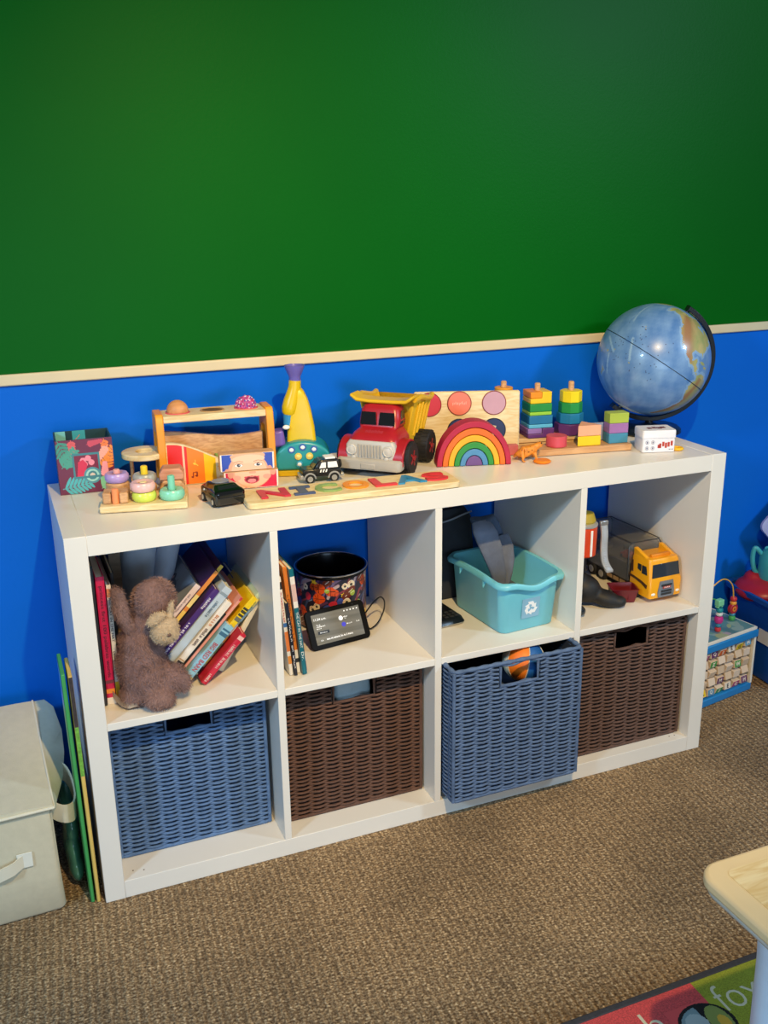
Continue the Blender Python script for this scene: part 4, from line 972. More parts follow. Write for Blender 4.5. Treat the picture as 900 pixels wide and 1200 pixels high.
tag(obj('wooden_board', mb, wood('#8f7a66','#7a6552',8), None, (XS[0]+.058,.262,ZB), (0,0,-3), bevel=.001), 'tall narrow brown board standing at the back of the first cube', 'board')
# rolled grey felt pieces
def sheet(pts, th, z0, z1):
    P=[Vector(p) for p in pts]; L=[];Rr=[]
    for i in range(len(P)):
        t_=(P[min(i+1,len(P)-1)]-P[max(i-1,0)]).normalized(); n_=Vector((-t_.y,t_.x)); L.append(P[i]+n_*th/2); Rr.append(P[i]-n_*th/2)
    mb=MB(); mb.prism([tuple(p) for p in L]+[tuple(p) for p in Rr[::-1]], z0, z1); return mb
FELT = mat('#b3bfd2', .9, .1, 30, .2, 300)
up=[(-.040+.0,.03)]+[(.034*math.cos(a)-.004,.005+.036*math.sin(a)) for a in np.linspace(PI*.95,2*PI*1.02,20)]+[(.032,.05)]
o = obj('felt_pouch', sheet(up,.0035,0,.180), FELT, None, (.153,.275,ZB+.140), (8,6,10)); tag(o,'grey-blue felt pouch with an open rolled top at the back of the first cube','pouch')
up=[(.022*math.cos(a),.026*math.sin(a)) for a in np.linspace(PI*.6,2.3*PI,24)]
o = obj('felt_roll', sheet(up,.003,0,.140), mat('#a9b4c9',.9,.1,30,.2,300), None, (.205,.262,ZB+.185), (6,14,-8)); tag(o,'rolled grey felt sheet beside the felt pouch in the first cube','felt')
mb=MB(); mb.loft([(0,0,0,.026,.040,.02),(.125,0,0,.028,.042,.02),(.130,0,0,.024,.036,.02)],5)
o = obj('storage_bag', mb, mat('#39465a',.9,.15,30), None, (.122,.305,ZB), (0,0,6)); tag(o,'dark grey cloth bag under the felt pieces, behind the plush toy','bag')

# ---- leaning pile of books
G2 = 'picture books leaning in the first cube'
def lean(label, x, z, t, h, d, cover, y=.09, a=44, **k):
    return book(label, t, h, d, cover, loc=(x,y,z), rot=(0,a,0), group=G2, **k)
# (x,z) = lower left corner of the spine as the pile leans right
big = book('large cream board book leaning steeply against the right side of the first cube', .012, .168, .190, '#d9cfb8', None, loc=(.2815,.125,.4005), rot=(0,32,0), group=G2)
lean('small red board book lowest at the front of the leaning pile', .236,.4028,.0130,.130,.130,'#c4203a',y=.080,text=[('~7',.05,.22,'#f3d9d2'),('~8',.3,.52,'#f3d9d2'),('~9',.55,.78,'#f3d9d2')],patches=((.88,.95,'#e9b8b0'),),th=.55)
lean('flowery pale green book between the red and the yellow books', .2265,.4125,.0120,.215,.19,'#b9c6a4',y=.112,patches=((.02,.10,'#2a2a22'),(.14,.22,'#d8c24a'),(.26,.38,'#7f9a5a'),(.40,.47,'#e9a23a'),(.5,.62,'#e9ded0'),(.66,.8,'#9fc0cf'),(.84,.93,'#e9d36a')))
lean('bright yellow book with black lines on its upper spine', .2160,.4170,.0125,.205,.17,'#e9c814',y=.098,patches=((.80,.83,'#3a3a2a'),(.76,.785,'#3a3a2a'),(.84,.865,'#3a3a2a'),(.70,.745,'#6a6a5a')))
lean('pale blue farm book with big red capitals on its spine', .2040,.4265,.0185,.134,.15,'#8fc0d4',y=.078,text=[('BIG RED BARN',.13,.66,'#c22a35')],patches=((.80,.86,'#3f6a86'),(.89,.92,'#3f6a86'),(0,.03,'#c9b83a')),th=.55)
lean('thin salmon pink book above the pale blue farm book', .1955,.4290,.0055,.196,.17,'#e59a86',y=.090,patches=((0,.08,'#4a2a22'),(.96,1,'#c23a3a')))
lean('thin black edged book above the salmon book', .1920,.4325,.0040,.150,.17,'#1f1c1c',y=.090)
lean('white book with small brown drawings and orange lettering on its spine', .1815,.4420,.0135,.175,.17,'#ece3d8',y=.090,text=[('~10',.34,.60,'#5a3a2a'),('~5',.64,.80,'#d0762a')],patches=((.0,.12,'#26211f'),(.13,.15,'#c9a98a')),th=.6)
lean('pale grey-blue book in the middle of the leaning pile', .1675,.4560,.0180,.196,.18,'#bccbd8',y=.096,text=[('~11',.62,.82,'#44586a')],patches=((.0,.05,'#5a6a74'),(.90,.93,'#8a9aa6')),th=.4)
lean('dark purple book with white lettering on its spine', .1585,.4655,.0125,.178,.17,'#4a2c78',y=.100,text=[('~14',.06,.52,'#e9e2ef'),('~6',.72,.88,'#e9e2ef')],th=.5)
lean('orange spined book just under the book with the bird cover', .1458, .4796, .0088, .205, .20, '#4a1c48', y=.112, patches=((0,1,'#e08a3a'),(.3,.5,'#f0c25a'),(.55,.7,'#f3d98a')))
lean('dark purple book with a yellow spine at the top of the pile', .2040, .5260, .0084, .144, .20, '#4a1c48', y=.135, patches=((0,1,'#c9a83a'),))
bird = lean('pale pink spined book with a grey cover showing a dark bird', .1370,.4880,.0125,.160,.205,'#7f8794',y=.118,patches=((0,1,'#ecd3cb'),),text=[('~13',.55,.85,'#8a6a66'),('~4',.05,.2,'#d9796a')],th=.4)
c = Canvas(.158,.2,120,'#8f97a6'); 
c.ell(.105,.085,.017,.032,'#4d5262',-25); c.ell(.122,.118,.012,.013,'#4a4656'); c.line([(.09,.06),(.075,.03)],.008,'#3a3a48'); c.line([(.124,.128),(.130,.145)],.003,'#6a4a4a'); c.ell(.124,.120,.004,.004,'#c9a0a8'); c.ell(.075,.085,.014,.018,'#6a2438'); c.line([(.06,.05),(.13,.09)],.002,'#3a3a48')
painted('cover_print', c, lambda X,Y: (np.full_like(X,-.0003), .002+Y, .001+X), bird, .6)
book('navy blue book standing behind the leaning pile at the right of the first cube', .010, .165, .11, '#1f2f78', None, loc=(.316,.235,.3960), rot=(0,12,0), group=G2, patches=((.0,.25,'#3f55b0'),))

# ---- plush toy
PL = thing('plush_toy', 'mauve brown plush animal with a beige muzzle slumped in front of the leaning books', 'plush toy', (.122,.052,ZB))
def blob(parts, voxel, sub=True):
    mb = MB()
    for p in parts: mb.ball((0,0,0),p[3:6] if len(p)>5 else p[3],24,16,T(*p[0:3]) @ (RZ(p[8])@RY(p[7])@RX(p[6]) if len(p)>6 else Matrix.Identity(4)))
    me = bpy.data.meshes.new('tmp'); me.from_pydata(mb.v,[],mb.f); o = bpy.data.objects.new('tmp',me); C.objects.link(o)
    r = o.modifiers.new('r','REMESH'); r.mode='VOXEL'; r.voxel_size=voxel
    s_ = o.modifiers.new('s','SMOOTH'); s_.iterations=6; s_.factor=.5
    dg = bpy.context.evaluated_depsgraph_get(); ev = o.evaluated_get(dg); m2 = bpy.data.meshes.new_from_object(ev)
    out = MB(); out.v=[tuple(v.co) for v in m2.vertices]; out.f=[list(p.vertices) for p in m2.polygons]; out.mi=[0]*len(out.f)
    nr=[v.normal.copy() for v in m2.vertices]
    bpy.data.objects.remove(o); bpy.data.meshes.remove(me); bpy.data.meshes.remove(m2)
    return out,nr
def furry(name, parts, voxel, m, parent, n, L, wd, seed, loc=None, m2=None):
    b,nr = blob(parts,voxel); rv=random.Random(seed); nv0=len(b.v)
    ph=[rv.uniform(0,6.28) for _ in range(6)]
    for k in range(n):
        i=rv.randrange(nv0); p=Vector(b.v[i]); nn=nr[i]
        q=Vector((math.sin(60*p.x+ph[0])+math.sin(95*p.z+ph[1]), math.sin(70*p.y+ph[2]), -1.2+math.sin(80*p.x+ph[3])+math.sin(55*p.z+ph[4])))
        d_=(nn*1.0+q*.45+Vector((rv.gauss(0,.35),rv.gauss(0,.35),rv.gauss(0,.35)))); d_.normalize()
        sd_=d_.cross(nn); 
        if sd_.length<1e-4: sd_=d_.orthogonal()
        sd_.normalize(); p=p+Vector((rv.uniform(-1,1),rv.uniform(-1,1),rv.uniform(-1,1)))*voxel*.6
        l_=L*rv.uniform(.6,1.2)
        a=len(b.v); b.v+= [tuple(p-sd_*wd),tuple(p+sd_*wd),tuple(p+d_*l_)]; b.f.append([a,a+1,a+2]); b.mi.append(1)
    return obj(name,b,[m,m2 or m],parent,loc,smooth=180)
MAU = mat('#82645f',.95,.2,120,.3,400); MAU2 = mat('#947670',.95,.25,200)
BEI = mat('#b9a284',.95,.15,120,.3,400); BEI2=mat('#c4ae90',.95,.15,200)
# local: x right, y back, z up (m)
body=[(-.002,.012,.085,.047,.040,.062,0,4,0),(.004,.010,.060,.050,.042,.050),(-.004,.014,.130,.036,.034,.034),   # torso
      (.034,.020,.205,.041,.040,.045,0,16,0),                                                  # head
      (.014,.016,.165,.032,.030,.028),                                                         # neck
      (.048,-.006,.050,.030,.026,.024,0,-50,0),(.068,-.012,.046,.018,.020,.028,0,-22,0),        # right leg and foot
      (.022,-.030,.021,.032,.022,.020,0,10,0),(-.018,.004,.026,.032,.028,.022)]
furry('body',body,.0045,MAU,PL,24000,.0070,.0005,11,None,MAU2)
ear=[(-.031,.000,.205,.0145,.009,.036,0,-10,0),(-.036,.000,.236,.0125,.008,.018,0,-10,0),(-.021,.004,.170,.0135,.010,.028,0,-18,0),(-.010,.008,.150,.015,.012,.016)]
furry('ear',ear,.0035,MAU,PL,6000,.0062,.0005,12,None,MAU2)
furry('muzzle',[(.043,-.034,.160,.027,.024,.023),(.047,-.030,.176,.023,.018,.014)],.0035,BEI,PL,3000,.0045,.0005,13,None,BEI2)
furry('inner_ear',[(.028,-.036,.190,.021,.008,.011,0,-28,0),(.058,-.028,.200,.006,.006,.020,0,14,0),(.054,-.030,.186,.008,.007,.012)],.003,BEI,PL,2000,.004,.0005,14,None,BEI2)
mb=MB(); mb.ball((.046,-.0575,.163),(.005,.003,.0035),12,8); obj('nose', mb, mat('#5a4038',.6), PL)
st_=[(-.062,.030,.020),(-.055,.012,.014),(-.046,-.004,.009),(-.036,-.016,.010),(-.020,-.020,.014)]
vs=[];fs=[]
for i,(x,y,z) in enumerate(st_):
    for dz in (-.008,.009): vs.append((x,y,z+dz*.9+.002)); vs.append((x,y+.003,z+dz*.9+.002))
for i in range(len(st_)-1):
    a=i*4;b_=a+4
    fs+=[(a,b_,b_+2,a+2),(a+1,a+3,b_+3,b_+1),(a,a+1,b_+1,b_),(a+2,b_+2,b_+3,a+3)]
fs+=[(0,2,3,1),(len(vs)-4,len(vs)-3,len(vs)-1,len(vs)-2)]
mb=MB(); mb.add(vs,fs); tag(obj('ribbon', mb, mat('#b3a08a',.8,.08), None, (.122,.052,ZB)), 'short beige ribbon curling on the board at the left of the plush toy', 'ribbon')

# ---- second cube: leaning thin books
G3='thin books leaning in the second cube'
x2=XS[1]
def thin(label,xb,t,h,d,cover,y,a,**k): return book(label,t,h,d,cover,loc=(xb,y,ZB+.0004),rot=(0,-a,0),group=G3,**k)
thin('thin navy book leaning at the far left of the second cube',x2+.019,.004,.225,.20,'#22304a',.085,4.6)
thin('white spined book with red print, leftmost bright spine in the second cube',x2+.0265,.0075,.222,.19,'#e9e2d6',.052,4.6,text=[('~12',.55,.85,'#c23a2a')],patches=((.12,.2,'#d98a3a'),(.25,.45,'#d9793a'),(.5,.54,'#3a6aa8'),(.88,.95,'#2a2a2a')),th=.5)
thin('black spined book with white lettering in the second cube',x2+.0350,.0068,.165,.17,'#1c2230',.047,4.6,text=[('~16',.1,.85,'#e9e9ec')],th=.55)
thin('orange spined book in the second cube',x2+.0425,.0085,.240,.20,'#dd7f2c',.058,4.8,text=[('~11',.30,.75,'#3a2a1a')],patches=((.0,.22,'#ece3d0'),(.10,.14,'#2a2a2a')),th=.5)
thin('teal and white spined picture book in the second cube',x2+.0522,.0098,.238,.19,'#0f6a7c',.045,5.0,text=[('THE CAT IN THE HAT',.26,.60,'#e6f0ee'),('Dr.',.14,.22,'#e6f0ee')],patches=((.64,.93,'#e9e4dc'),(.70,.86,'#d9b8b0')),th=.5)
thin('slim red spotted book beside the teal spined book',x2+.0630,.0040,.215,.18,'#7a2a3a',.062,5.0,patches=((.1,.2,'#c9c2c0'),(.3,.4,'#2a3a6a'),(.5,.6,'#c9c2c0'),(.7,.8,'#2a3a6a')))
# ---- tin pail with sports print
PA = thing('tin_pail','round black tin printed with colourful sports balls, behind the smart display','tin',(.594,.292,ZB))
pr_,ph_=.0805,.136
mb=MB(); mb.lathe([(pr_-.006,0),(pr_-.001,.002),(pr_-.001,ph_-.006),(pr_+.0035,ph_-.005),(pr_+.0045,ph_-.001),(pr_+.0035,ph_+.0025),(pr_-.001,ph_+.002),(pr_-.003,ph_-.004),(pr_-.004,.004)],64)
obj('body',mb,mat('#1a1a1d',.22,.08,metal=.6),PA)
mb=MB(); mb.torus(pr_+.0035,.0016,64,8,T(0,0,ph_+.002)); obj('rim',mb,CHROME,PA)
c=Canvas(2*PI*pr_,ph_-.014,520,'#23243a'); rv=random.Random(21); Wc=c.W; Hc=c.H
for k in range(90):
    x,y=rv.uniform(0,Wc),rv.uniform(0,Hc); q=rv.random(); L_=rv.uniform(.02,.04)
    c.line([(x,y),(x+L_*.5,y+L_),(x+L_*1.1,y+L_*1.3)],rv.uniform(.003,.007),rv.choice(['#6a5a86','#a08a9a','#3a4a7a','#8a3a4a','#b9a8b0','#5a3a6a','#7a8ab0']))
for k in range(150):
    x,y=rv.uniform(0,Wc),rv.uniform(.0,Hc); q=rv.random(); r=rv.uniform(.008,.013)
    if q<.22:
        c.ell(x,y,r,r,'#d8501c'); c.line([(x-r,y),(x+r,y)],.0012,'#2a1410'); c.line([(x,y-r),(x,y+r)],.0012,'#2a1410'); c.line([(x-r*.7,y-r*.7),(x-r*.2,y),(x-r*.7,y+r*.7)],.0010,'#2a1410')
    elif q<.42: c.ell(x,y,r*1.4,r*.9,'#6a2c1c',30); c.line([(x-r*.5,y-.003),(x+r*.5,y+.004)],.0015,'#e9e2d8')
    elif q<.58: c.ell(x,y,r*.8,r*.8,'#e9dfc8'); c.ell(x,y,r*.3,r*.3,'#3a3a3a'); c.line([(x-r*.7,y+.002),(x,y+r*.6)],.001,'#c23a3a')
    elif q<.70: c.ell(x,y,r*.7,r*.7,'#9ab53a'); c.line([(x-r*.5,y),(x+r*.5,y+.003)],.0012,'#e9f0d8')
    elif q<.86: c.star(x,y,r*.8,rv.choice(['#ecc42a','#e9d77a','#e98a2a']),rv.random())
    else: c.ell(x,y,r,r*.8,rv.choice(['#3f4fa8','#c2304a','#5a3a86']),rv.uniform(0,90))
painted('print',c,lambda X,Y:((pr_+.0004)*np.cos(X/pr_),(pr_+.0004)*np.sin(X/pr_),.006+Y),PA,.3,.3)
mb=MB(); mb.ball((0,0,0),(.040,.035,.014),20,10)
tag(obj('cloth',mb,mat('#4a4a4c',.8,.2,40),None,(.600,.292,ZB+.085)),'grey crumpled cloth lying inside the sports tin','cloth')
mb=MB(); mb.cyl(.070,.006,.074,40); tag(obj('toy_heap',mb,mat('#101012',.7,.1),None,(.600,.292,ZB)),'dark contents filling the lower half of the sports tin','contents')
# ---- smart display
TD=thing('smart_display','black smart display with a lit screen leaning back in front of the sports tin','display',(.567,.151,ZB),(0,0,8.6))
tw,thh=.148,.088; TL=RX(-27)
mb=MB(); mb.loft([(-.004,0,thh/2,tw/2,thh/2,.010),(.004,0,thh/2,tw/2,thh/2,.010)],6,RX(63)@T(0,0,0)); obj('case',mb,mat('#08080a',.5,.05,spec=.15),TD,bevel=.0015)
mb=MB(); mb.prism([(.010,.004),(.070,.004),(.062,.050),(.044,.066)],-.05,.05,Matrix(((0,0,1,0),(1,0,0,0),(0,1,0,0),(0,0,0,1)))); obj('speaker_body',mb,mat('#141416',.8,.1,200),TD,bevel=.004)
SC=RX(63)@T(0,thh/2,.0042)
c=Canvas(.120,.067,150,'#4a4a40'); rs2=np.random.RandomState(9)
n_=np.zeros(c.X.shape)
for k in range(9):
    n_+=np.sin(c.Y*(220+90*k)+c.X*(8+4*k)+rs2.rand()*6)/(1+.4*k)
f_=np.clip(.5+.12*n_,0,1)[...,None]; g_=np.clip(c.X/c.W,0,1)[...,None]
c.c=(np.array(srgb('#4d4a3c'))*(1-f_)+np.array(srgb('#77746a'))*f_)*(1-.3*g_)+np.array(srgb('#56616e'))*.3*g_
so=painted('screen',c,lambda X,Y:tuple(np.moveaxis(np.einsum('ij,...j->...i',np.array(SC)[:3,:3],np.stack([X-.060,Y-.0335,np.zeros_like(X)],-1))+np.array(SC)[:3,3],-1,0)),TD,.2)
sm=bpy.data.materials.new('lit_screen'); sm.use_nodes=True; b_=sm.node_tree.nodes['Principled BSDF']; a_=sm.node_tree.nodes.new('ShaderNodeAttribute'); a_.attribute_name='Col'
sm.node_tree.links.new(a_.outputs['Color'],b_.inputs['Emission Color']); b_.inputs['Emission Strength'].default_value=.5; sm.node_tree.links.new(a_.outputs['Color'],b_.inputs['Base Color']); b_.inputs['Roughness'].default_value=.2
so.data.materials[0]=sm
LIT=mat('#e9ecef',.4,.02,emit=.6)
mb=MB()
SD=SC@T(0,0,.0003)
for s_,x,y,wd,hh in (('11:34 a.m.',-.040,.022,.030,.0052),('~3',-.047,.010,.009,.003),('~9',-.041,.006,.022,.003),('~5',-.047,.002,.012,.003),('~24',-.010,-.0240,.085,.0045),('~4',.022,.015,.010,.003),('~2',.022,.0115,.006,.002),('~5',.028,-.001,.014,.003),('~3',.050,-.001,.008,.003)): mb.text(s_,wd,hh,SD@T(x,y,0),depth=.0002)
for k in range(5): mb.cyl(.0016,0,.0002,10,SD@T(.022+.008*k,.0275,0))
mb.cyl(.0052,0,.0002,20,SD@T(.010,.0135,0)); obj('screen_lettering',mb,LIT,so)
mb=MB(); mb.cyl(.0052,0,.0002,20,SD@T(.014,-.0015,0)); obj('screen_icon',mb,mat('#3a3aa8',.4,.02,emit=.9),so)
mb=MB(); mb.box(-.052,-.0115,0,-.024,-.0045,.0002,SD); obj('screen_button',mb,mat('#1c1c1c',.4,.02),so)
mb=MB(); mb.text('~8',.018,.0026,SD@T(-.038,-.008,.0003),depth=.0002); obj('screen_lettering',mb,LIT,so)
mb=MB(); mb.cyl(.002,0,.0003,14,SC@T(.046,.0385,0)); obj('camera_lens',mb,mat('#20262c',.1),TD)
# power cable
mb=MB(); P=[]
K=[(.640,.200,.040),(.668,.218,.056),(.694,.236,.060),(.706,.240,.046),(.698,.226,.028),(.676,.206,.012),(.655,.196,.004),(.652,.205,.0022)]
def spline(K,n=10):
    V=[Vector(k) for k in K]; out=[]
    for i in range(len(V)-1):
        p0=V[max(i-1,0)];p1=V[i];p2=V[i+1];p3=V[min(i+2,len(V)-1)]
        for j in range(n):
            t_=j/n; out.append(.5*((2*p1)+(p2-p0)*t_+(2*p0-5*p1+4*p2-p3)*t_*t_+(-p0+3*p1-3*p2+p3)*t_**3))
    out.append(V[-1]); return out
mb.tube(spline(K),.0017,8); tag(obj('power_cable',mb,mat('#0e0e10',.5),None,(0,0,ZB)),'thin black cable looping out behind the smart display','cable')

# ---- third cube: recycling tub
RT=thing('recycling_tub','light teal plastic tub with a recycling symbol on its front','tub',(.978,.158,ZB),(0,0,5))
AQ=mat('#72c6d8',.38,.03,20)
def tub():
    mb=MB(); nc=7; n=nc*4
    def ringp(z,hx,hy,r,dip=0):
        out=[]
        for q,(sx,sy) in enumerate(((1,1),(-1,1),(-1,-1),(1,-1))):
            for k in range(nc):
                a=PI/2*(q+k/(nc-1)); out.append([sx*(hx-r)+r*math.cos(a),sy*(hy-r)+r*math.sin(a),z])
        return out
    def dens(P,m=6):
        out=[]
        for i in range(len(P)):
            a=Vector(P[i]);b=Vector(P[(i+1)%len(P)])
            L=(b-a).length; k=max(1,int(L/.012))
            out.append((a,b,k))
        return out
    H=.128; rings=[]
    for z,hx,hy,r in ((0,.070,.100,.018),(.003,.073,.103,.018),(H-.012,.081,.113,.024),(H-.010,.085,.118,.027),(H-.012,.093,.126,.032),(H-.006,.094,.127,.033),(H,.090,.123,.030),(H-.001,.082,.114,.026),(.010,.069,.100,.017),(.006,.060,.09,.015)):
        rings.append(ringp(z,hx,hy,r))
    cnt=[k for a,b,k in dens(rings[5])]
    vs=[];N=sum(cnt)
    for ri,P in enumerate(rings):
        for i in range(n):
            a=Vector(P[i]);b=Vector(P[(i+1)%n])
            for j in range(cnt[i]):
                p=a.lerp(b,j/cnt[i])
                if 2<=ri<=7:
                    if p.y<-.09: p.z-=.012*max(0,math.cos(min(1,abs(p.x)/.062)*PI)*.5+.5)
                    if abs(p.x)>.07: p.z+=.004*math.cos(p.y/.06)
                    if p.y<-.09 and abs(p.x)<.05: p.y-=.004*math.cos(p.x/.05*PI/2)
                vs.append(p)
    fs=[]
    for k in range(len(rings)-1):
        for i in range(N): j=(i+1)%N; fs.append((k*N+i,k*N+j,(k+1)*N+j,(k+1)*N+i))
    fs.append(tuple(range(N-1,-1,-1))); L=(len(rings)-1)*N; fs.append(tuple(range(L,L+N)))
    mb.add(vs,fs); return mb
obj('body',tub(),AQ,RT,smooth=60)
for y in (-.05,.05):
    mb=MB(); mb.prism([(0,0),(.010,0),(.0,-.016)],-.002,.002,T(-.0925,y,.117)@RX(90)); obj('rim_rib',mb,AQ,RT)
slope=math.degrees(math.atan(.010/.116))
SF=T(-.002,-.1113,.057)@RX(90+slope)
mb=MB(); mb.box(-.024,-.025,0,.024,.024,.0005,SF); stk=obj('sticker',mb,mat('#86b4cf',.4,.04),RT)
mb=MB()
for k in range(3):
    # one folded arrow of the recycling loop
    M_=SF@T(0,-.001,.0006)@RZ(120*k)
    mb.prism([(-.0085,.0165),(.0050,.0165),(.0098,.0085),(.0030,.0046),(.0005,.0092),(-.0055,.0092)],0,.0004,M_)
    mb.prism([(.0000,.0035),(.0140,.0110),(.0128,-.0005)],0,.0005,M_)
obj('recycling_symbol',mb,mat('#eef0f2',.4,.02),stk)
# grey cloth slipper-like pad in the tub
GF=mat('#666e82',.95,.12,40,.4,150); GF2=mat('#4a5974',.95,.12,40,.4,150)
SL=thing('folded_mitt','grey felt mitt folded over and standing in the teal tub','mitt',(.952,.190,ZB+.070),(0,0,10))
def slab(P,w,th,bend):
    # ribbon along 3d path P with given widths
    pts=[Vector(p) for p in P]; vs=[];fs=[];m_=8
    for i,p in enumerate(pts):
        t_=(pts[min(i+1,len(pts)-1)]-pts[max(i-1,0)]).normalized(); s_=Vector(bend[i]).normalized(); n_=t_.cross(s_).normalized(); s_=n_.cross(t_).normalized()
        for j in range(m_*2):
            a=2*PI*j/(m_*2); vs.append(p+s_*w[i]*math.copysign(abs(math.cos(a))**.6,math.cos(a))+n_*th[i]*math.copysign(abs(math.sin(a))**.7,math.sin(a)))
    k=m_*2
    for i in range(len(pts)-1):
        for j in range(k): l=(j+1)%k; fs.append((i*k+j,i*k+l,(i+1)*k+l,(i+1)*k+j))
    fs.append(tuple(range(k-1,-1,-1))); fs.append(tuple((len(pts)-1)*k+j for j in range(k)))
    mb=MB(); mb.add(vs,fs); return mb
bx_=[(1,-.35,0)]*8
obj('front_flap',slab([(.010,-.034,.0),(.004,-.036,.03),(-.006,-.036,.065),(-.018,-.034,.100),(-.028,-.028,.130),(-.032,-.018,.148),(-.030,-.004,.158)],[.015,.018,.022,.026,.028,.027,.020],[.006,.007,.007,.007,.007,.008,.007],bx_),GF,SL)
obj('back_flap',slab([(-.030,-.006,.156),(-.020,.006,.160),(-.006,.014,.154),(.010,.016,.132),(.020,.010,.105),(.026,.0,.070),(.028,-.008,.03),(.028,-.012,.0)],[.020,.026,.029,.030,.029,.026,.022,.018],[.007,.008,.008,.008,.008,.008,.008,.007],bx_),GF2,SL)
obj('side_flap',slab([(.022,-.034,.0),(.028,-.034,.03),(.033,-.030,.062),(.036,-.020,.090),(.036,-.006,.115)],[.012,.015,.018,.019,.016],[.007,.007,.007,.007,.007],bx_),GF,SL)
mb=MB(); mb.torus(.009,.0035,20,10); mb.torus(.009,.0035,20,10,T(.016,.008,.004)@RX(50))
tag(obj('bead_string',mb,mat('#d8cfa0',.4,.1),None,(1.000,.085,ZB+.060),(-70,0,10)),'cream beads lying inside the teal tub','beads')
mb=MB(); mb.loft([(0,0,0,.058,.085,.012),(.045,0,0,.060,.087,.015),(.050,0,0,.05,.078,.015)],5)
tag(obj('cloth',mb,mat('#5a6476',.9,.15,40),None,(.978,.158,ZB+.008),(0,0,5)),'folded grey cloth in the bottom of the teal tub','cloth')
# dark things at the left
RC=thing('remote_unit','black keypad device with a silver edge lying at the left of the third cube','device',(.812,.200,ZB),(0,0,6))
mb=MB(); mb.loft([(0,0,0,.050,.062,.012),(.006,0,0,.054,.066,.014)],5); obj('silver_edge',mb,mat('#a8a49c',.3,.05,metal=.7),RC,bevel=.001)
mb=MB(); mb.loft([(.006,0,0,.053,.065,.013),(.016,0,0,.048,.060,.012),(.018,0,0,.044,.056,.012)],5); obj('top_shell',mb,mat('#101012',.3,.05),RC)
for i in range(3):
    for j in range(3):
        mb=MB(); mb.box(.004+.014*i,-.052+.013*j,.0178,.013+.014*i,-.045+.013*j,.0192); obj('key',mb,mat('#3a3a3c',.4),RC)
cb=thing('card_box','small black, orange and cream box standing on the black keypad device','box',(.782,.176,ZB+.0192),(0,0,8))
mb=MB(); mb.box(0,0,0,.034,.040,.080); obj('body',mb,mat('#1c1a18',.5,.1),cb,bevel=.001)
for z0,z1,h_ in ((.055,.074,'#c23a22'),(.012,.050,'#3a3a28'),(.024,.027,'#d8cfae'),(.046,.049,'#d8cfae')):
    mb=MB(); mb.box(.002,-.0005,z0,.032,0,z1); obj('label_panel',mb,mat(h_,.5,.1),cb)
mb=MB(); mb.box(.0325,-.0006,0,.0345,.001,.080); obj('edge_strip',mb,mat('#c9bf94',.5),cb)
mb=MB(); mb.loft([(0,0,0,.066,.046,.02),(.12,0,0,.068,.046,.02),(.20,.0,.0,.066,.040,.025),(.225,.0,0,.050,.03,.025)],6)
tag(obj('backpack',mb,mat('#1c222c',.8,.2,30,.3,90),None,(.905,.338,ZB),(0,0,3)),'dark cloth bag at the back left of the third cube','bag')
mb=MB(); K2=spline([(-.045,-.052,.205),(-.01,-.060,.212),(.03,-.058,.222),(.055,-.05,.224)],6); mb.tube(K2,.0022,6)
tag(obj('piping_cord',mb,mat('#7f8694',.8),None,(.905,.345,ZB-.006)),'pale cord lying along the top of the dark cloth bag in the third cube','cord')
mb=MB(); mb.ball((0,0,0),(.016,.014,.012),16,10); tag(obj('ball',mb,mat('#8a2420',.5),None,(.915,.338,ZB+.2365)),'small dark red ball on top of the dark cloth bag in the third cube','ball')

# ---- fourth cube: yellow truck with transparent body
YT=thing('toy_truck','yellow toy truck with a smoky transparent box body in the upper right cube','toy truck',(1.371,.060,ZB),(0,0,2)); YT.scale=(1.08,1.0,.93)
YL=mat('#eda515',.32,.04,20,coat=.3)
mb=MB(); mb.loft([(.014,0,.040,.044,.040,.006),(.060,0,.040,.0455,.040,.007),(.066,0,.041,.044,.039,.008),(.110,0,.044,.042,.036,.010),(.118,0,.045,.040,.033,.010)],6); obj('cab',mb,YL,YT,bevel=.001)
for sx in (-1,1):
    mb=MB(); mb.prism([(.016,.112),(.075,.112),(.075,.134),(.068,.134),(.03,.120)],min(sx*.030,sx*.040),max(sx*.030,sx*.040),Matrix(((0,0,1,0),(1,0,0,0),(0,1,0,0),(0,0,0,1)))); obj('roof_fairing',mb,YL,YT,bevel=.002)
mb=MB(); mb.box(-.026,.024,.116,.026,.034,.126); obj('roof_bar',mb,mat('#d9861a',.4),YT,bevel=.002)
mb=MB(); mb.prism([(-.0385,-.019),(.0385,-.019),(.0355,.017),(-.0355,.017)],0,.0014,T(0,.0052,.089)@RX(90-6.5)); obj('windscreen',mb,mat('#2b3440',.1,.05),YT,bevel=.0005)
for k in range(4):
    mb=MB(); mb.box(-.034+.020*k,.0125,.1115,-.022+.020*k,.0165,.1155); obj('roof_mark',mb,mat('#33260f',.5),YT)
mb=MB(); mb.prism([(-.021,.016),(.021,.016),(.023,.030),(.018,.060),(-.018,.060),(-.023,.030)],0,.002,T(0,-.0006,0)@RX(90)); obj('grille',mb,mat('#6f7680',.4,.05),YT)
for z in (.022,.030,.046):
    mb=MB(); mb.box(-.014,-.0042,z,.014,-.0024,z+.005); obj('grille_slot',mb,mat('#23262b',.5),YT)
mb=MB(); mb.box(-.010,-.0046,.040,.010,-.0026,.0455); obj('badge',mb,mat('#b03a2c',.4),YT)
mb=MB(); mb.text('TRUCK',.017,.0034,F(0,-.0047,.0427)); obj('badge_lettering',mb,WHITEP,YT)
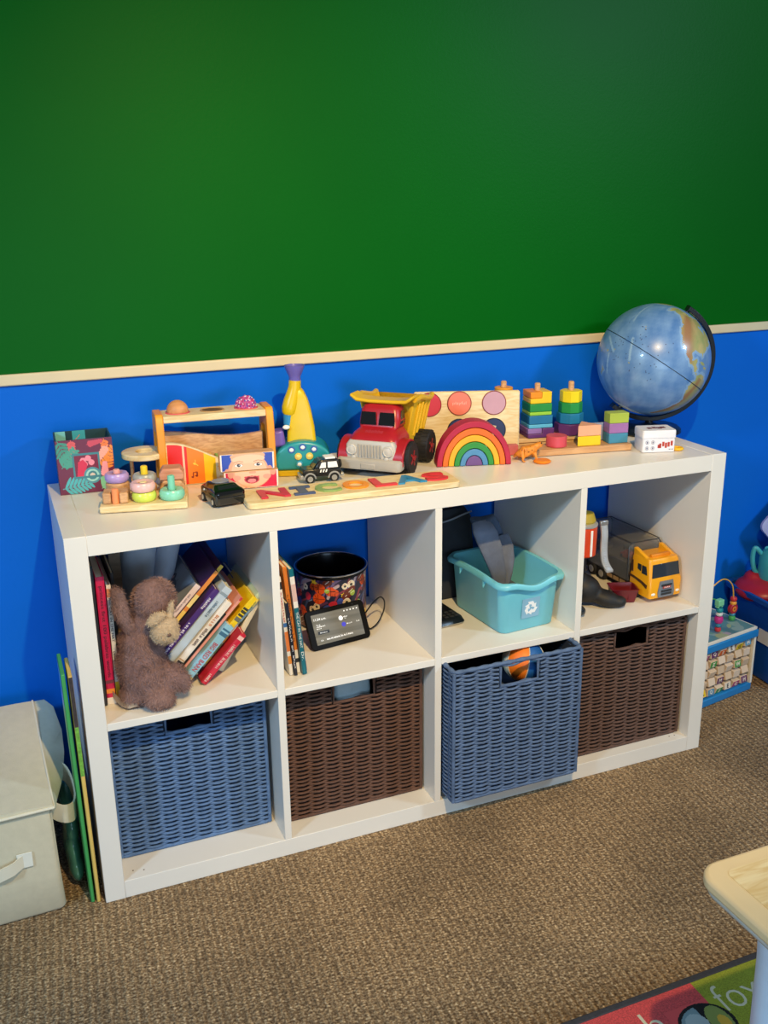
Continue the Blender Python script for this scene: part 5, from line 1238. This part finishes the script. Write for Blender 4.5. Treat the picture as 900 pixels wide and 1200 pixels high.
for sx in (-1,1):
    mb=MB(); mb.ball((sx*.034,.0005,.026),(.006,.002,.004),12,8); obj('headlight',mb,mat('#f3efe2',.15),YT)
    for P in ([(.014,.076),(.034,.076),(.034,.098),(.020,.098)],[(.038,.080),(.050,.084),(.050,.098),(.038,.098)]):
        mb=MB(); mb.prism(P,-.0008,.0008,T(sx*.0437,0,0)@Matrix(((0,0,1,0),(1,0,0,0),(0,1,0,0),(0,0,0,1)))); obj('side_window',mb,mat('#20262e',.1),YT)
    mb=MB(); mb.prism([(.010,.050),(.030,.056),(.055,.060),(.079,.062),(.079,.056),(.055,.053),(.030,.048),(.012,.040)],-.0006,.0006,T(sx*.0455,0,0)@Matrix(((0,0,1,0),(1,0,0,0),(0,1,0,0),(0,0,0,1)))); obj('side_stripe',mb,mat('#4a2f1c',.5),YT)
    mb=MB(); mb.prism([(.066,.070),(.075,.070),(.075,.100),(.068,.102)],-.0006,.0006,T(sx*.0440,0,0)@Matrix(((0,0,1,0),(1,0,0,0),(0,1,0,0),(0,0,0,1)))); obj('side_mark',mb,mat('#4a2f1c',.5),YT)
    for y in (.058,.190,.232):
        mb=MB(); mb.cyl(.0175,-.008,.008,26,RY(90),0,.002); wl=obj('wheel',mb,RUBBER,YT,(sx*.038,y,.0178)); mb=MB(); mb.cyl(.010,-.0085,.0085,18,RY(90)); obj('hub',mb,SILVER,wl)
    for k in range(3):
        mb=MB(); mb.box(sx*.040-.0015,.100+.026*k,.018,sx*.040+.0015,.120+.026*k,.028); obj('side_guard',mb,mat('#a58a6a',.5),YT)
mb=MB(); mb.box(-.040,.080,.014,.040,.282,.034); obj('chassis',mb,mat('#1a1a1c',.5,.1),YT,bevel=.002)
GLS=mat('#8f939a',.08,.02,alpha=.24,spec=.6)
def shell():
    mb=MB(); P=[]; hw,h0,h1,r=.045,.035,.142,.014
    prof=[(-hw,h0)]+[(-hw+r-r*math.cos(a),h1-r+r*math.sin(a)) for a in np.linspace(0,PI/2,6)]+[(hw-r+r*math.sin(a),h1-r+r*math.cos(a)) for a in np.linspace(0,PI/2,6)]+[(hw,h0)]
    inn=[(x*.95,h0+(z-h0)*.97) for x,z in prof]
    n=len(prof); vs=[];fs=[]
    for y in (.086,.282):
        vs+=[(x,y,z) for x,z in prof]
    vs+=[(x,y,z) for y in (.089,.279) for x,z in inn]
    for i in range(n-1):
        fs.append((i,i+1,n+i+1,n+i)); fs.append((2*n+i+1,2*n+i,3*n+i,3*n+i+1))
    fs.append(tuple(range(n-1,-1,-1))); fs.append(tuple(range(n,2*n))); 
    fs.append(tuple(2*n+i for i in range(n))); fs.append(tuple(3*n+i for i in range(n-1,-1,-1)))
    mb.add(vs,fs); return mb
tb=obj('box_body',shell(),GLS,YT,smooth=50); tb['label']='smoky transparent box body'
mb=MB()
for y in (.0858,.2822): mb.tube([(-.0452,y,.036),(-.0452,y,.130),(-.038,y,.1405),(.038,y,.1405),(.0452,y,.130),(.0452,y,.036)],.0014,6)
mb.tube([(-.040,.086,.1412),(-.040,.282,.1412)],.0012,6); mb.tube([(.040,.086,.1412),(.040,.282,.1412)],.0012,6)
obj('body_frame',mb,mat('#3a3d42',.3,.05),YT)
mb=MB(); mb.box(-.042,.09,.080,.042,.278,.083); obj('inner_deck',mb,mat('#5a5c60',.5,.05),YT)
for k,(x,y,h_) in enumerate(((-.02,.12,'#8a2f2c'),(.02,.16,'#2f4a6a'),(-.02,.22,'#6a6a6c'))):
    tcar=thing('tiny_car','tiny %s car inside the transparent truck body'%['dark red','blue','grey'][k],'toy car',tuple(T(*YT.location)@RZ(2)@Vector((x,y,.0778))),(0,0,2))
    mb=MB(); mb.loft([(.002,0,0,.012,.024,.005),(.010,0,0,.012,.024,.006),(.012,0,.002,.010,.014,.005),(.018,0,.002,.008,.010,.004)],4); obj('body',mb,mat(h_,.3,.05),tcar)
    for sx in (-1,1):
        for yy in (-.014,.014): mb=MB(); mb.cyl(.004,-.002,.002,12,RY(90)); obj('wheel',mb,RUBBER,tcar,(sx*.011,yy,.004))
# orange and black gear at the left of the fourth cube
xo=XS[3]
BT=thing('boot','black rubber toe of a costume boot lying on its side in the fourth cube','boot',(xo+.072,.126,ZB))
b,_=blob([(.058,-.030,.022,.042,.026,.020,0,14,-38),(.020,.0,.042,.040,.036,.034,0,22,-30),(-.012,.020,.066,.042,.040,.040,0,30,-20),(.085,-.052,.016,.018,.017,.014)],.004); obj('shoe',b,mat('#141416',.6,.1,60),BT,smooth=180)
mb=MB(); mb.lathe([(.042,0),(.046,.004),(.047,.05),(.050,.058),(.045,.060)],28,T(-.016,.024,.085)@RY(-6)); obj('cuff',mb,mat('#17171a',.7,.1),BT)
OC=thing('toy_blaster','orange cylinder with a white stripe, standing on the black boot','toy',(xo+.073,.112,ZB+.136))
mb=MB(); mb.lathe([(.026,0),(.029,.003),(.030,.050),(.030,.070),(.027,.073)],32); obj('barrel',mb,mat('#d2431c',.3,.06),OC)
mb=MB(); mb.box(-.002,-.0315,.004,.004,-.029,.068); obj('stripe',mb,WHITEP,OC,bevel=.001)
mb=MB(); mb.lathe([(.030,.073),(.031,.076),(.031,.079),(.024,.082)],32); obj('collar',mb,mat('#c9c9cc',.3,.05,metal=.5),OC)
mb=MB(); mb.lathe([(.024,.082),(.026,.086),(.020,.104),(.006,.108)],24); obj('cap',mb,mat('#b09a2a',.4,.1),OC)
SK=thing('strap','ribbed silver strap hanging beside the orange cylinder','strap',(0,0,0))
mb=MB(); K3=spline([(xo+.117,.100,ZB+.212),(xo+.120,.098,ZB+.185),(xo+.119,.096,ZB+.150),(xo+.121,.092,ZB+.118),(xo+.133,.086,ZB+.092)],8)
for i in range(len(K3)-1):
    p=K3[i]; mb.box(-.009,-.003,-.0034,.009,.003,.0034,T(*p))
obj('band',mb,mat('#c9ccd0',.3,.08,metal=.5),SK,bevel=.001)
mb=MB(); mb.box(-.010,-.004,-.006,.012,.004,.006,T(*K3[0])); obj('buckle',mb,mat('#b9bcc0',.25,metal=.7),SK,bevel=.002)
RTY=thing('toy_crate','dark red plastic crate tipped beside the yellow truck','toy',(1.284,.112,ZB+.001),(0,0,-20))
mb=MB(); mb.loft([(0,0,0,.026,.020,.004),(.030,0,0,.032,.026,.005),(.034,0,0,.034,.028,.005),(.0345,0,0,.030,.024,.004),(.010,0,0,.025,.019,.004)],4); obj('body',mb,mat('#6a1420',.35,.05),RTY)
for x in (-.012,.008): mb=MB(); mb.box(x,-.0245,.006,x+.002,-.0205,.028,RX(0)); obj('rib',mb,mat('#6a1420',.35,.05),RTY)
b,_=blob([(0,0,.026,.030,.034,.024),(.020,-.020,.016,.020,.018,.014,0,20,0)],.004)
tag(obj('toy_helmet',b,mat('#1d262e',.25,.05),None,(xo+.018,.090,ZB),smooth=180),'glossy dark rounded toy at the front left of the fourth cube','toy')
b,_=blob([(0,0,.07,.05,.05,.07),(.01,.0,.13,.045,.045,.05)],.006)
tag(obj('bag',b,mat('#14161b',.8,.15,40),None,(xo+.055,.270,ZB),smooth=180),'dark bag at the back left of the fourth cube behind the orange cylinder','bag')

# ================================================================== things on the floor
# ---- beige fabric storage box at the left
SBX=thing('fabric_storage_box','beige fabric storage box with a cloth handle left of the shelf','storage box',(-.255,.0,0.001),(0,0,2))
BF=mat('#cfc7ad',.9,.04,60,.25,600); BF2=mat('#c9c9b4',.9,.04,60,.25,600); PIP=mat('#ddd6c0',.9,.03)
mb=MB(); mb.loft([(0,-.004,.165,.182,.152,.010),(.010,-.004,.165,.186,.160,.012),(.100,-.005,.165,.184,.166,.012),(.236,-.007,.165,.184,.168,.010)],5); obj('body',mb,BF,SBX,bevel=.002)
# lid, sloping up towards the wall with an overhanging soft edge
def soft_lid():
    nx,ny=26,20; vs=[];fs=[]
    for s_ in (0,1):
        for j in range(ny+1):
            for i in range(nx+1):
                u=i/nx;v=j/ny; x=-.196+.376*u; y=-.008+.350*v
                z=.243+.044*v+.008*math.sin(PI*u)*math.sin(PI*v)-.003*math.sin(u*7+v*5)
                vs.append((x,y,z+(.008 if s_ else 0)))
    N=(nx+1)*(ny+1)
    for j in range(ny):
        for i in range(nx):
            a=j*(nx+1)+i; fs.append((N+a,N+a+1,N+a+nx+2,N+a+nx+1)); fs.append((a,a+nx+1,a+nx+2,a+1))
    ed=[i for i in range(nx+1)]+[(j)*(nx+1)+nx for j in range(1,ny+1)]+[ny*(nx+1)+i for i in range(nx-1,-1,-1)]+[j*(nx+1) for j in range(ny-1,0,-1)]
    for k in range(len(ed)): a,b_=ed[k],ed[(k+1)%len(ed)]; fs.append((a,b_,N+b_,N+a))
    mb=MB(); mb.add(vs,fs); return mb
ld=obj('lid',soft_lid(),BF,SBX,smooth=60)
mb=MB(); mb.tube([(-.197,-.010,.2435),(.182,-.010,.2435)],.003,8); mb.tube([(.182,-.010,.2435),(.1815,.10,.2655),(.181,.2,.279),(.181,.342,.297)],.0022,8); obj('lid_piping',mb,PIP,ld)
# right hand flap of the lid, bulging out
fl=[(.183,-.008,.244),(.192,.04,.238),(.212,.12,.236),(.224,.19,.250),(.228,.25,.264),(.221,.32,.286),(.205,.342,.296),(.181,.342,.296),(.181,.17,.277)]
mb=MB(); mid=(.200,.18,.268)
vs=[mid]+fl+[(x,y,z-.010) for x,y,z in [mid]+fl]; n=len(fl); fs=[]
for i in range(n):
    j=(i+1)%n; fs.append((0,1+i,1+j)); fs.append((n+1,n+2+j,n+2+i)); fs.append((1+i,n+2+i,n+2+j,1+j))
mb.add(vs,fs); obj('lid_flap',mb,BF2,ld,bevel=.002)
# side pocket handle
mb=MB(); K4=[(.178,.02,.222),(.200,.015,.208),(.222,.04,.196),(.228,.09,.205),(.218,.14,.222),(.180,.17,.232)]
V=spline(K4,5); vs=[];fs=[]
for p in V:
    for dz,dx in ((-.020,-.001),(.020,.001)):
        vs.append((p.x+dx,p.y,p.z+dz)); vs.append((p.x+dx-.003,p.y+.002,p.z+dz))
for i in range(len(V)-1):
    a=i*4;b_=a+4; fs+=[(a,a+2,b_+2,b_),(a+1,b_+1,b_+3,a+3),(a,b_,b_+1,a+1),(a+2,a+3,b_+3,b_+2)]
mb.add(vs,fs); obj('side_handle',mb,BF,SBX,smooth=60)
# front handle strap
mb=MB(); V=[(-.030,-.0175,.118),(-.010,-.0185,.122),(.010,-.030,.128),(.040,-.030,.136),(.060,-.020,.142)]
vs=[];fs=[]
for x,y,z in V:
    for dz in (-.014,.012): vs.append((x,y,z+dz)); vs.append((x,y+.0035,z+dz))
for i in range(len(V)-1):
    a=i*4;b_=a+4; fs+=[(a,b_,b_+2,a+2),(a+1,a+3,b_+3,b_+1),(a,a+1,b_+1,b_),(a+2,b_+2,b_+3,a+3)]
fs+=[(0,2,3,1),(16,17,19,18)]
mb.add(vs,fs); hd=obj('front_handle',mb,PIP,SBX,loc=(.055,.014,0))
mb=MB(); mb.box(.052,-.0055,.126,.080,-.0035,.158); obj('handle_tab',mb,mat('#e2e0d2',.8),SBX,loc=(.052,-.0005,0),bevel=.0008)
mb=MB(); mb.tube([(.1725,.010,.01),(.1765,.003,.10),(.1755,-.001,.234)],.0018,6); obj('edge_piping',mb,mat('#bdb498',.9),SBX)
# green plastic bag wedged between box and boards
b,_=blob([(0,0,.060,.017,.070,.060),(.002,-.01,.120,.016,.055,.045),(0,.03,.150,.016,.05,.04),(.002,-.03,.03,.016,.05,.03)],.006)
tag(obj('plastic_bag',b,mat('#3f6f5c',.25,.2,20,.6,30),None,(-.0465,.140,.002),smooth=180),'crumpled dark green plastic bag wedged between the fabric box and the shelf','bag')
# ---- two tall boards against the shelf side
GB_='boards leaning on the left end of the shelf'
B1=thing('floor_board','tall board with a blue and green printed face and green edge, outer one beside the shelf','board',(-.0275,.012,.0005),(0,-.5,0),GB_)
mb=MB(); mb.box(0,0,0,.0075,.10,.505); obj('panel',mb,mat('#3f9a52',.5,.06),B1,bevel=.002)
c=Canvas(.098,.503,60,'#4f9f55'); c.rect(0,.40,.4,.51,'#5f9ed8'); c.poly([(0,.40),(.1,.43),(.25,.41),(.36,.44),(.36,.30),(0,.30)],'#5fb060')
for k in range(40): c.ell(rnd.uniform(0,.36),rnd.uniform(0,.38),.01,.02,rnd.choice(['#3f8f4a','#6fc06a','#8fd07a']))
painted('printed_face',c,lambda X,Y:(np.full_like(X,-.0003),.099-X,.001+Y),B1,.35)
B2=thing('floor_board','tall board with a yellow lower edge and dark top edge, standing against the shelf side','board',(-.0165,.008,.0005),(0,-.35,0),GB_)
mb=MB(); mb.box(0,0,0,.0075,.09,.500); obj('panel',mb,mat('#d8b860',.6,.05),B2,bevel=.002)
for z0,z1,h_,nm in ((.395,.499,'#3a3030','dark'),(.290,.395,'#6faa3f','leaf green')):
    mb=MB(); mb.box(.0003,-.0006,z0,.0072,.0,z1); obj('edge_print',mb,mat(h_,.6,.4,150),B2)
# ---- activity cube right of the shelf
ACr=10
AC=thing('activity_cube','wooden activity cube with blue edges, letter blocks and a bead maze','toy',(1.582,.150,.0006),(0,0,ACr))
aw,ad,ah=.226,.190,.190
ABL=mat('#1f82cc',.4,.04)
mb=MB(); mb.box(0,0,0,aw,ad,.022); obj('base_frame',mb,ABL,AC,bevel=.003)
mb=MB(); mb.box(-.004,-.004,ah-.026,aw+.004,ad+.004,ah-.004); obj('top_frame',mb,ABL,AC,bevel=.003)
mb=MB(); mb.box(0,0,ah-.004,aw,ad,ah+.004); tp=obj('top_board',mb,mat('#e9e4d6',.4,.03),AC,bevel=.001)
c=Canvas(aw-.01,ad-.01,130,'#5f8f94'); rv=random.Random(8)
for k in range(60): c.ell(rv.uniform(0,aw),rv.uniform(0,ad),rv.uniform(.01,.03),rv.uniform(.006,.02),rv.choice(['#6f9a8a','#8aa9a4','#9fae86','#5a8090','#b5b08a','#4f7f86','#a9a0a8']),rv.uniform(0,180))
painted('top_print',c,flat(.005,.005,ah+.0043),tp,.4)
for x in (0,aw-.008):
    mb=MB(); mb.box(x,0,.022,x+.008,.008,ah-.026); obj('corner_post',mb,mat('#efeadd',.5),AC)
mb=MB(); mb.box(0,.008,.022,.006,ad,ah-.026); obj('side_wall',mb,mat('#e6ddc6',.5,.03),AC)
mb=MB(); mb.box(aw-.006,.008,.022,aw,ad,ah-.026); obj('side_wall',mb,mat('#e6ddc6',.5,.03),AC)
mb=MB(); mb.box(.006,ad-.006,.022,aw-.006,ad,ah-.026); obj('back_wall',mb,mat('#3a2a22',.6),AC)
LETS='CQ5EGHJKMNPRSTUVWXYZABDF'
pal=['#e6c71f','#5f9ac0','#4a9a4f','#e9e2d6','#b0487a','#6a3a6a','#d8602a','#e9e2d6']
bc=['#dcc6ae','#d6bfa4','#e2d0bc']
for r in range(5):
    z=.036+.0285*r
    mb=MB(); mb.tube([(.006,.016,z),(aw-.006,.016,z)],.0022,8); obj('rod',mb,mat('#c9a878',.5),AC)
    for k in range(6):
        x=.026+.0345*k
        lb=obj('letter_block',(lambda m_:m_.box(-.0135,-.0105,-.0105,.0135,.0105,.0105))(MB()),mat(bc[(r+k)%3],.6,.06,40),AC,(x,.016,z),((r*37+k*23)%50-25,0,0),bevel=.001)
        pr_front = (r==4 or (r==0) or (r+k*2)%5==0)
        if pr_front:
            mb=MB(); mb.box(-.012,-.0111,-.009,.012,-.0104,.009); obj('face_panel',mb,mat(pal[(r*3+k)%8],.5,.04),lb)
            mb=MB(); mb.text(LETS[(r*6+k)%24],None,.012,F(0,-.0112,0),depth=.0004,bold=.02); obj('letter',mb,mat('#2a2230' if pal[(r*3+k)%8] in('#e6c71f','#e9e2d6') else '#efe9dc',.5),lb)
# bead maze
def wire(K,h,r=.0018):
    mb=MB(); mb.tube(spline(K,12),r,8); return obj('wire',mb,mat(h,.35,.03),AC)
ht=ah+.004
wire([(.203,.070,ht),(.204,.070,ht+.05),(.198,.075,ht+.105),(.172,.085,ht+.125),(.140,.095,ht+.105),(.120,.10,ht+.075),(.100,.105,ht+.055),(.085,.10,ht+.050),(.082,.085,ht+.02),(.082,.080,ht)],'#d8a83a')
P=[(.085+.034*math.cos(a),.11+.034*math.sin(a),ht+.085+.028*a/6.28) for a in np.linspace(-2.5,9,30)]
wire([(.050,.12,ht),(.050,.115,ht+.05)]+P+[(.055,.15,ht+.08),(.05,.16,ht)],'#8a3f6a')
wire([(.108,.040,ht),(.109,.040,ht+.06),(.104,.045,ht+.088),(.080,.05,ht+.098),(.05,.05,ht+.08),(.03,.05,ht)],'#3f9a5a')
def bead(x,y,z,rx,rz,h,lab=None):
    mb=MB(); mb.lathe([(.0022,-rz),(rx*.8,-rz*.92),(rx,-rz*.4),(rx,rz*.4),(rx*.8,rz*.92),(.0022,rz)],20); return obj('bead',mb,mat(h,.3,.05),AC,(x,y,ht+z))
for z,rx,rz,h in ((.007,.0085,.0065,'#c23a44'),(.020,.0080,.006,'#3f86a8'),(.036,.0120,.010,'#c2348a'),(.052,.0095,.005,'#d8dcdc'),(.064,.0095,.006,'#1f8f9a')): bead(.108,.040,z,rx,rz,h)
mb=MB(); mb.box(-.011,-.008,-.009,.011,.008,.009); mb.box(-.011,-.006,-.014,-.005,.006,-.009); mb.box(.004,-.006,-.014,.010,.006,-.009); obj('bead',mb,mat('#7fd0a0',.4),AC,(.106,.041,ht+.086),bevel=.002)
for z,rx,rz,h in ((.007,.0095,.007,'#4aa85a'),(.018,.0085,.004,'#3f8fae'),(.052,.0095,.005,'#e9a23a'),(.064,.0095,.006,'#c2343a')): bead(.2035,.070,z,rx,rz,h)
mb=MB(); mb.cyl(.0155,-.006,.006,24,RX(90),0,.0015); o=obj('bead',mb,mat('#b02a30',.35),AC,(.2035,.070,ht+.035)); mb=MB(); mb.cyl(.008,.006,.0068,18,RX(90)); mb.cyl(.003,.0068,.0074,12,RX(90),1); obj('bead_picture',mb,[mat('#e08a3a',.4),mat('#8a3a1a',.4)],o)
# ---- blue toy bin at the far right
BN=thing('toy_bin','deep blue plastic toy bin with a white label behind the activity cube','bin',(1.885,.215,.0006),(0,0,62))
def bin_shell():
    mb=MB(); mb.loft([(0,0,0,.110,.120,.02),(.004,0,0,.116,.126,.022),(.235,0,0,.130,.140,.024),(.238,0,0,.141,.151,.03),(.252,0,0,.142,.152,.03),(.254,0,0,.134,.144,.028),(.250,0,0,.127,.137,.024),(.012,0,0,.112,.122,.02)],6); return mb
BN.location=(1.986,.240,.0006); BN.rotation_euler=(0,0,math.radians(-3))
obj('body',bin_shell(),mat('#0f4a9c',.35,.04,20),BN,bevel=.001)
mb=MB(); mb.box(-.012,-.0006,-.030,.050,.0,.030,T(-.1255,-.02,.150)@RZ(-90)@RX(-4)); lb=obj('label_sticker',mb,mat('#d6d8d2',.5,.03),BN)
mb=MB(); mb.box(-.012,-.0010,.030,.050,.0,.044,T(-.1255,-.02,.150)@RZ(-90)@RX(-4)); obj('label_band',mb,mat('#2f9aae',.4),lb)
b,_=blob([(0,0,0,.062,.075,.030,0,-12,15),(.01,.03,.025,.035,.030,.022)],.005)
tag(obj('plastic_toy',b,mat('#a81f2c',.35,.05),None,(1.905,.300,.250),smooth=180),'shiny dark red rounded toy lying in the blue bin','toy')
b,_=blob([(0,0,0,.030,.022,.022),(.03,-.01,.01,.026,.02,.02),(-.02,-.015,.012,.016,.014,.018)],.004)
tag(obj('toy_figure',b,mat('#d8682a',.5,.08),None,(1.905,.205,.258),smooth=180),'lumpy orange toy beside the dark red toy in the blue bin','toy')
WC=thing('toy_watering_can','teal plastic toy watering can standing up in the blue bin','toy',(1.948,.300,.272),(0,0,-30))
mb=MB(); mb.lathe([(.040,0),(.043,.01),(.040,.075),(.030,.090),(.028,.094),(.024,.090),(.033,.07)],28); obj('body',mb,mat('#3fa6b0',.35,.04),WC)
mb=MB(); mb.tube(spline([(-.036,0,.078),(-.055,0,.095),(-.060,0,.065),(-.052,0,.030),(-.041,0,.018)],8),.007,10); obj('handle',mb,mat('#3fa6b0',.35,.04),WC)
b,_=blob([(0,0,0,.100,.110,.045)],.010)
tag(obj('toy_heap',b,mat('#5a3550',.6,.5,40),None,(1.986,.240,.185),smooth=180),'jumble of dark toys filling the blue bin','toys')
mb=MB(); mb.loft([(0,0,0,.11,.085,.02),(.004,0,0,.115,.09,.02),(.012,0,0,.115,.09,.02),(.014,0,0,.11,.085,.02)],5)
LDl=thing('bin_lid','pale lavender plastic lid leaning against the wall above the blue bin','lid',(2.075,.345,.430),(80,-42,0))
obj('plate',mb,mat('#a9b0e0',.3,.03),LDl)
mb=MB(); mb.loft([(.014,0,0,.10,.075,.02),(.018,0,0,.10,.075,.02),(.0182,0,0,.095,.07,.02),(.0142,0,0,.094,.069,.02)],5); obj('lid_rim',mb,mat('#98a0d8',.3,.03),LDl)

# ---- rug
RG=thing('alphabet_rug','square-patterned alphabet rug in red and green with a dark bound edge','rug',(0,0,0))
ey=-.617; L0,L1=.30,1.75; D_=.95
mb=MB(); mb.box(L0,ey-D_,.0006,L1,ey-.012,.007); obj('pile',mb,mat('#7a8a3a',.95,.1,300,.8,900),RG)
mb=MB(); mb.box(L0-.014,ey-.014,.0005,L1,ey,.0085); obj('bound_edge',mb,mat('#3b3d45',.8,.15,200,.5,600),RG,bevel=.003)
sq=.245; xr=.925
tiles=['#c23f44','#86902a','#3a6aa8','#d8a83a']
for i in range(-2,4):
    for j in range(4):
        x0=max(L0,xr+sq*i); x1=min(L1,xr+sq*(i+1)); 
        if x1<=x0: continue
        y1=ey-.014-sq*j; y0=max(ey-D_,y1-sq)
        h=['#e2575a','#a0aa34','#3f72b0','#e0b040'][(i*1+j*2+1)%4] if not(i==-1 and j==0) else '#e2575a'
        if i==0 and j==0: h='#a0aa34'
        mb=MB(); mb.box(x0,y0,.0068,x1,y1,.0078); t_=obj('tile',mb,mat(h,.95,.28,420,.9,900),RG)
LT=mat('#ddd8bd',.9,.06,300)
mb=MB(); mb.text('fox',.090,.056,T(.985,-.680,.0079),depth=.0005,bold=-.012); obj('lettering',mb,LT,RG)
mb=MB(); mb.text('so',.06,.045,T(.990,-.765,.0079),depth=.0005); obj('lettering',mb,mat('#a8b03a',.9,.06,300),RG)
mb=MB(); mb.text('h',.030,.056,T(.810,-.682,.0079),depth=.0005,bold=-.012); obj('lettering',mb,LT,RG)
c=Canvas(.11,.10,80,'#e2575a'); c.ell(.055,.05,.052,.046,'#15151a'); c.ell(.055,.05,.046,.040,'#7f9aa4'); c.poly([(.055,.1),(.06,0),(.11,0),(.11,.1)],'#15151a'); c.ell(.080,.05,.020,.034,'#8a9a52'); c.ell(.085,.045,.010,.016,'#d8b040'); c.ell(.04,.058,.02,.022,'#a9bcc2')
k=((c.X-.055)/.052)**2+((c.Y-.05)/.046)**2>1; c.put(k,'#e2575a'); c.put(k&(c.X>.087),'#a0aa34')
painted('picture',c,flat(.838,-.768,.0083),RG,.95)
# ---- activity table
TB=thing('play_table','low play table with a pale wood top and light blue-grey legs standing on the rug','table',(.731,-.822,.0085))
tz=.437
TOPW=mat('#d6b98a',.45,.04,12); 
mb=MB()
def tabletop(x0,x1,y0,y1,z0,z1,r):
    pl=[]
    for q,(cx_,cy_) in enumerate(((x1-r,y1-r),(x0+r,y1-r),(x0+r,y0+r),(x1-r,y0+r))):
        for k in range(8): a=PI/2*(q+k/7); pl.append((cx_+r*math.cos(a),cy_+r*math.sin(a)))
    m_=MB(); m_.prism(pl,z0,z1); return m_
obj('table_rim',tabletop(0,.76,-.62,0,tz-.020,tz,.034),mat('#ecd0a0',.4,.05,6),TB,bevel=.006,seg=3)
obj('table_edge',tabletop(.006,.754,-.614,-.006,tz-.031,tz-.020,.031),mat('#c4beb4',.5,.04),TB,bevel=.004)
obj('wood_inlay',tabletop(.032,.728,-.588,-.026,tz-.001,tz+.0012,.012),wood('#f6dfae','#e0bb7c',7,.4,(1.2,9,9)),TB)
LGM=mat('#cfdcee',.35,.03)
for x,y in ((.104,-.076),(.656,-.076),(.104,-.544),(.656,-.544)):
    mb=MB(); mb.lathe([(.034,0),(.036,.004),(.036,.030),(.031,.034),(.031,.17),(.033,.30),(.037,tz-.065),(.042,tz-.038),(.043,tz-.031)],32,T(x,y,0)); lg=obj('leg',mb,LGM,TB)
    mb=MB(); mb.lathe([(.0375,0),(.0385,.003),(.0385,.026),(.036,.030)],32,T(x,y,0)); obj('foot_cap',mb,mat('#cfc6b8',.5),lg)
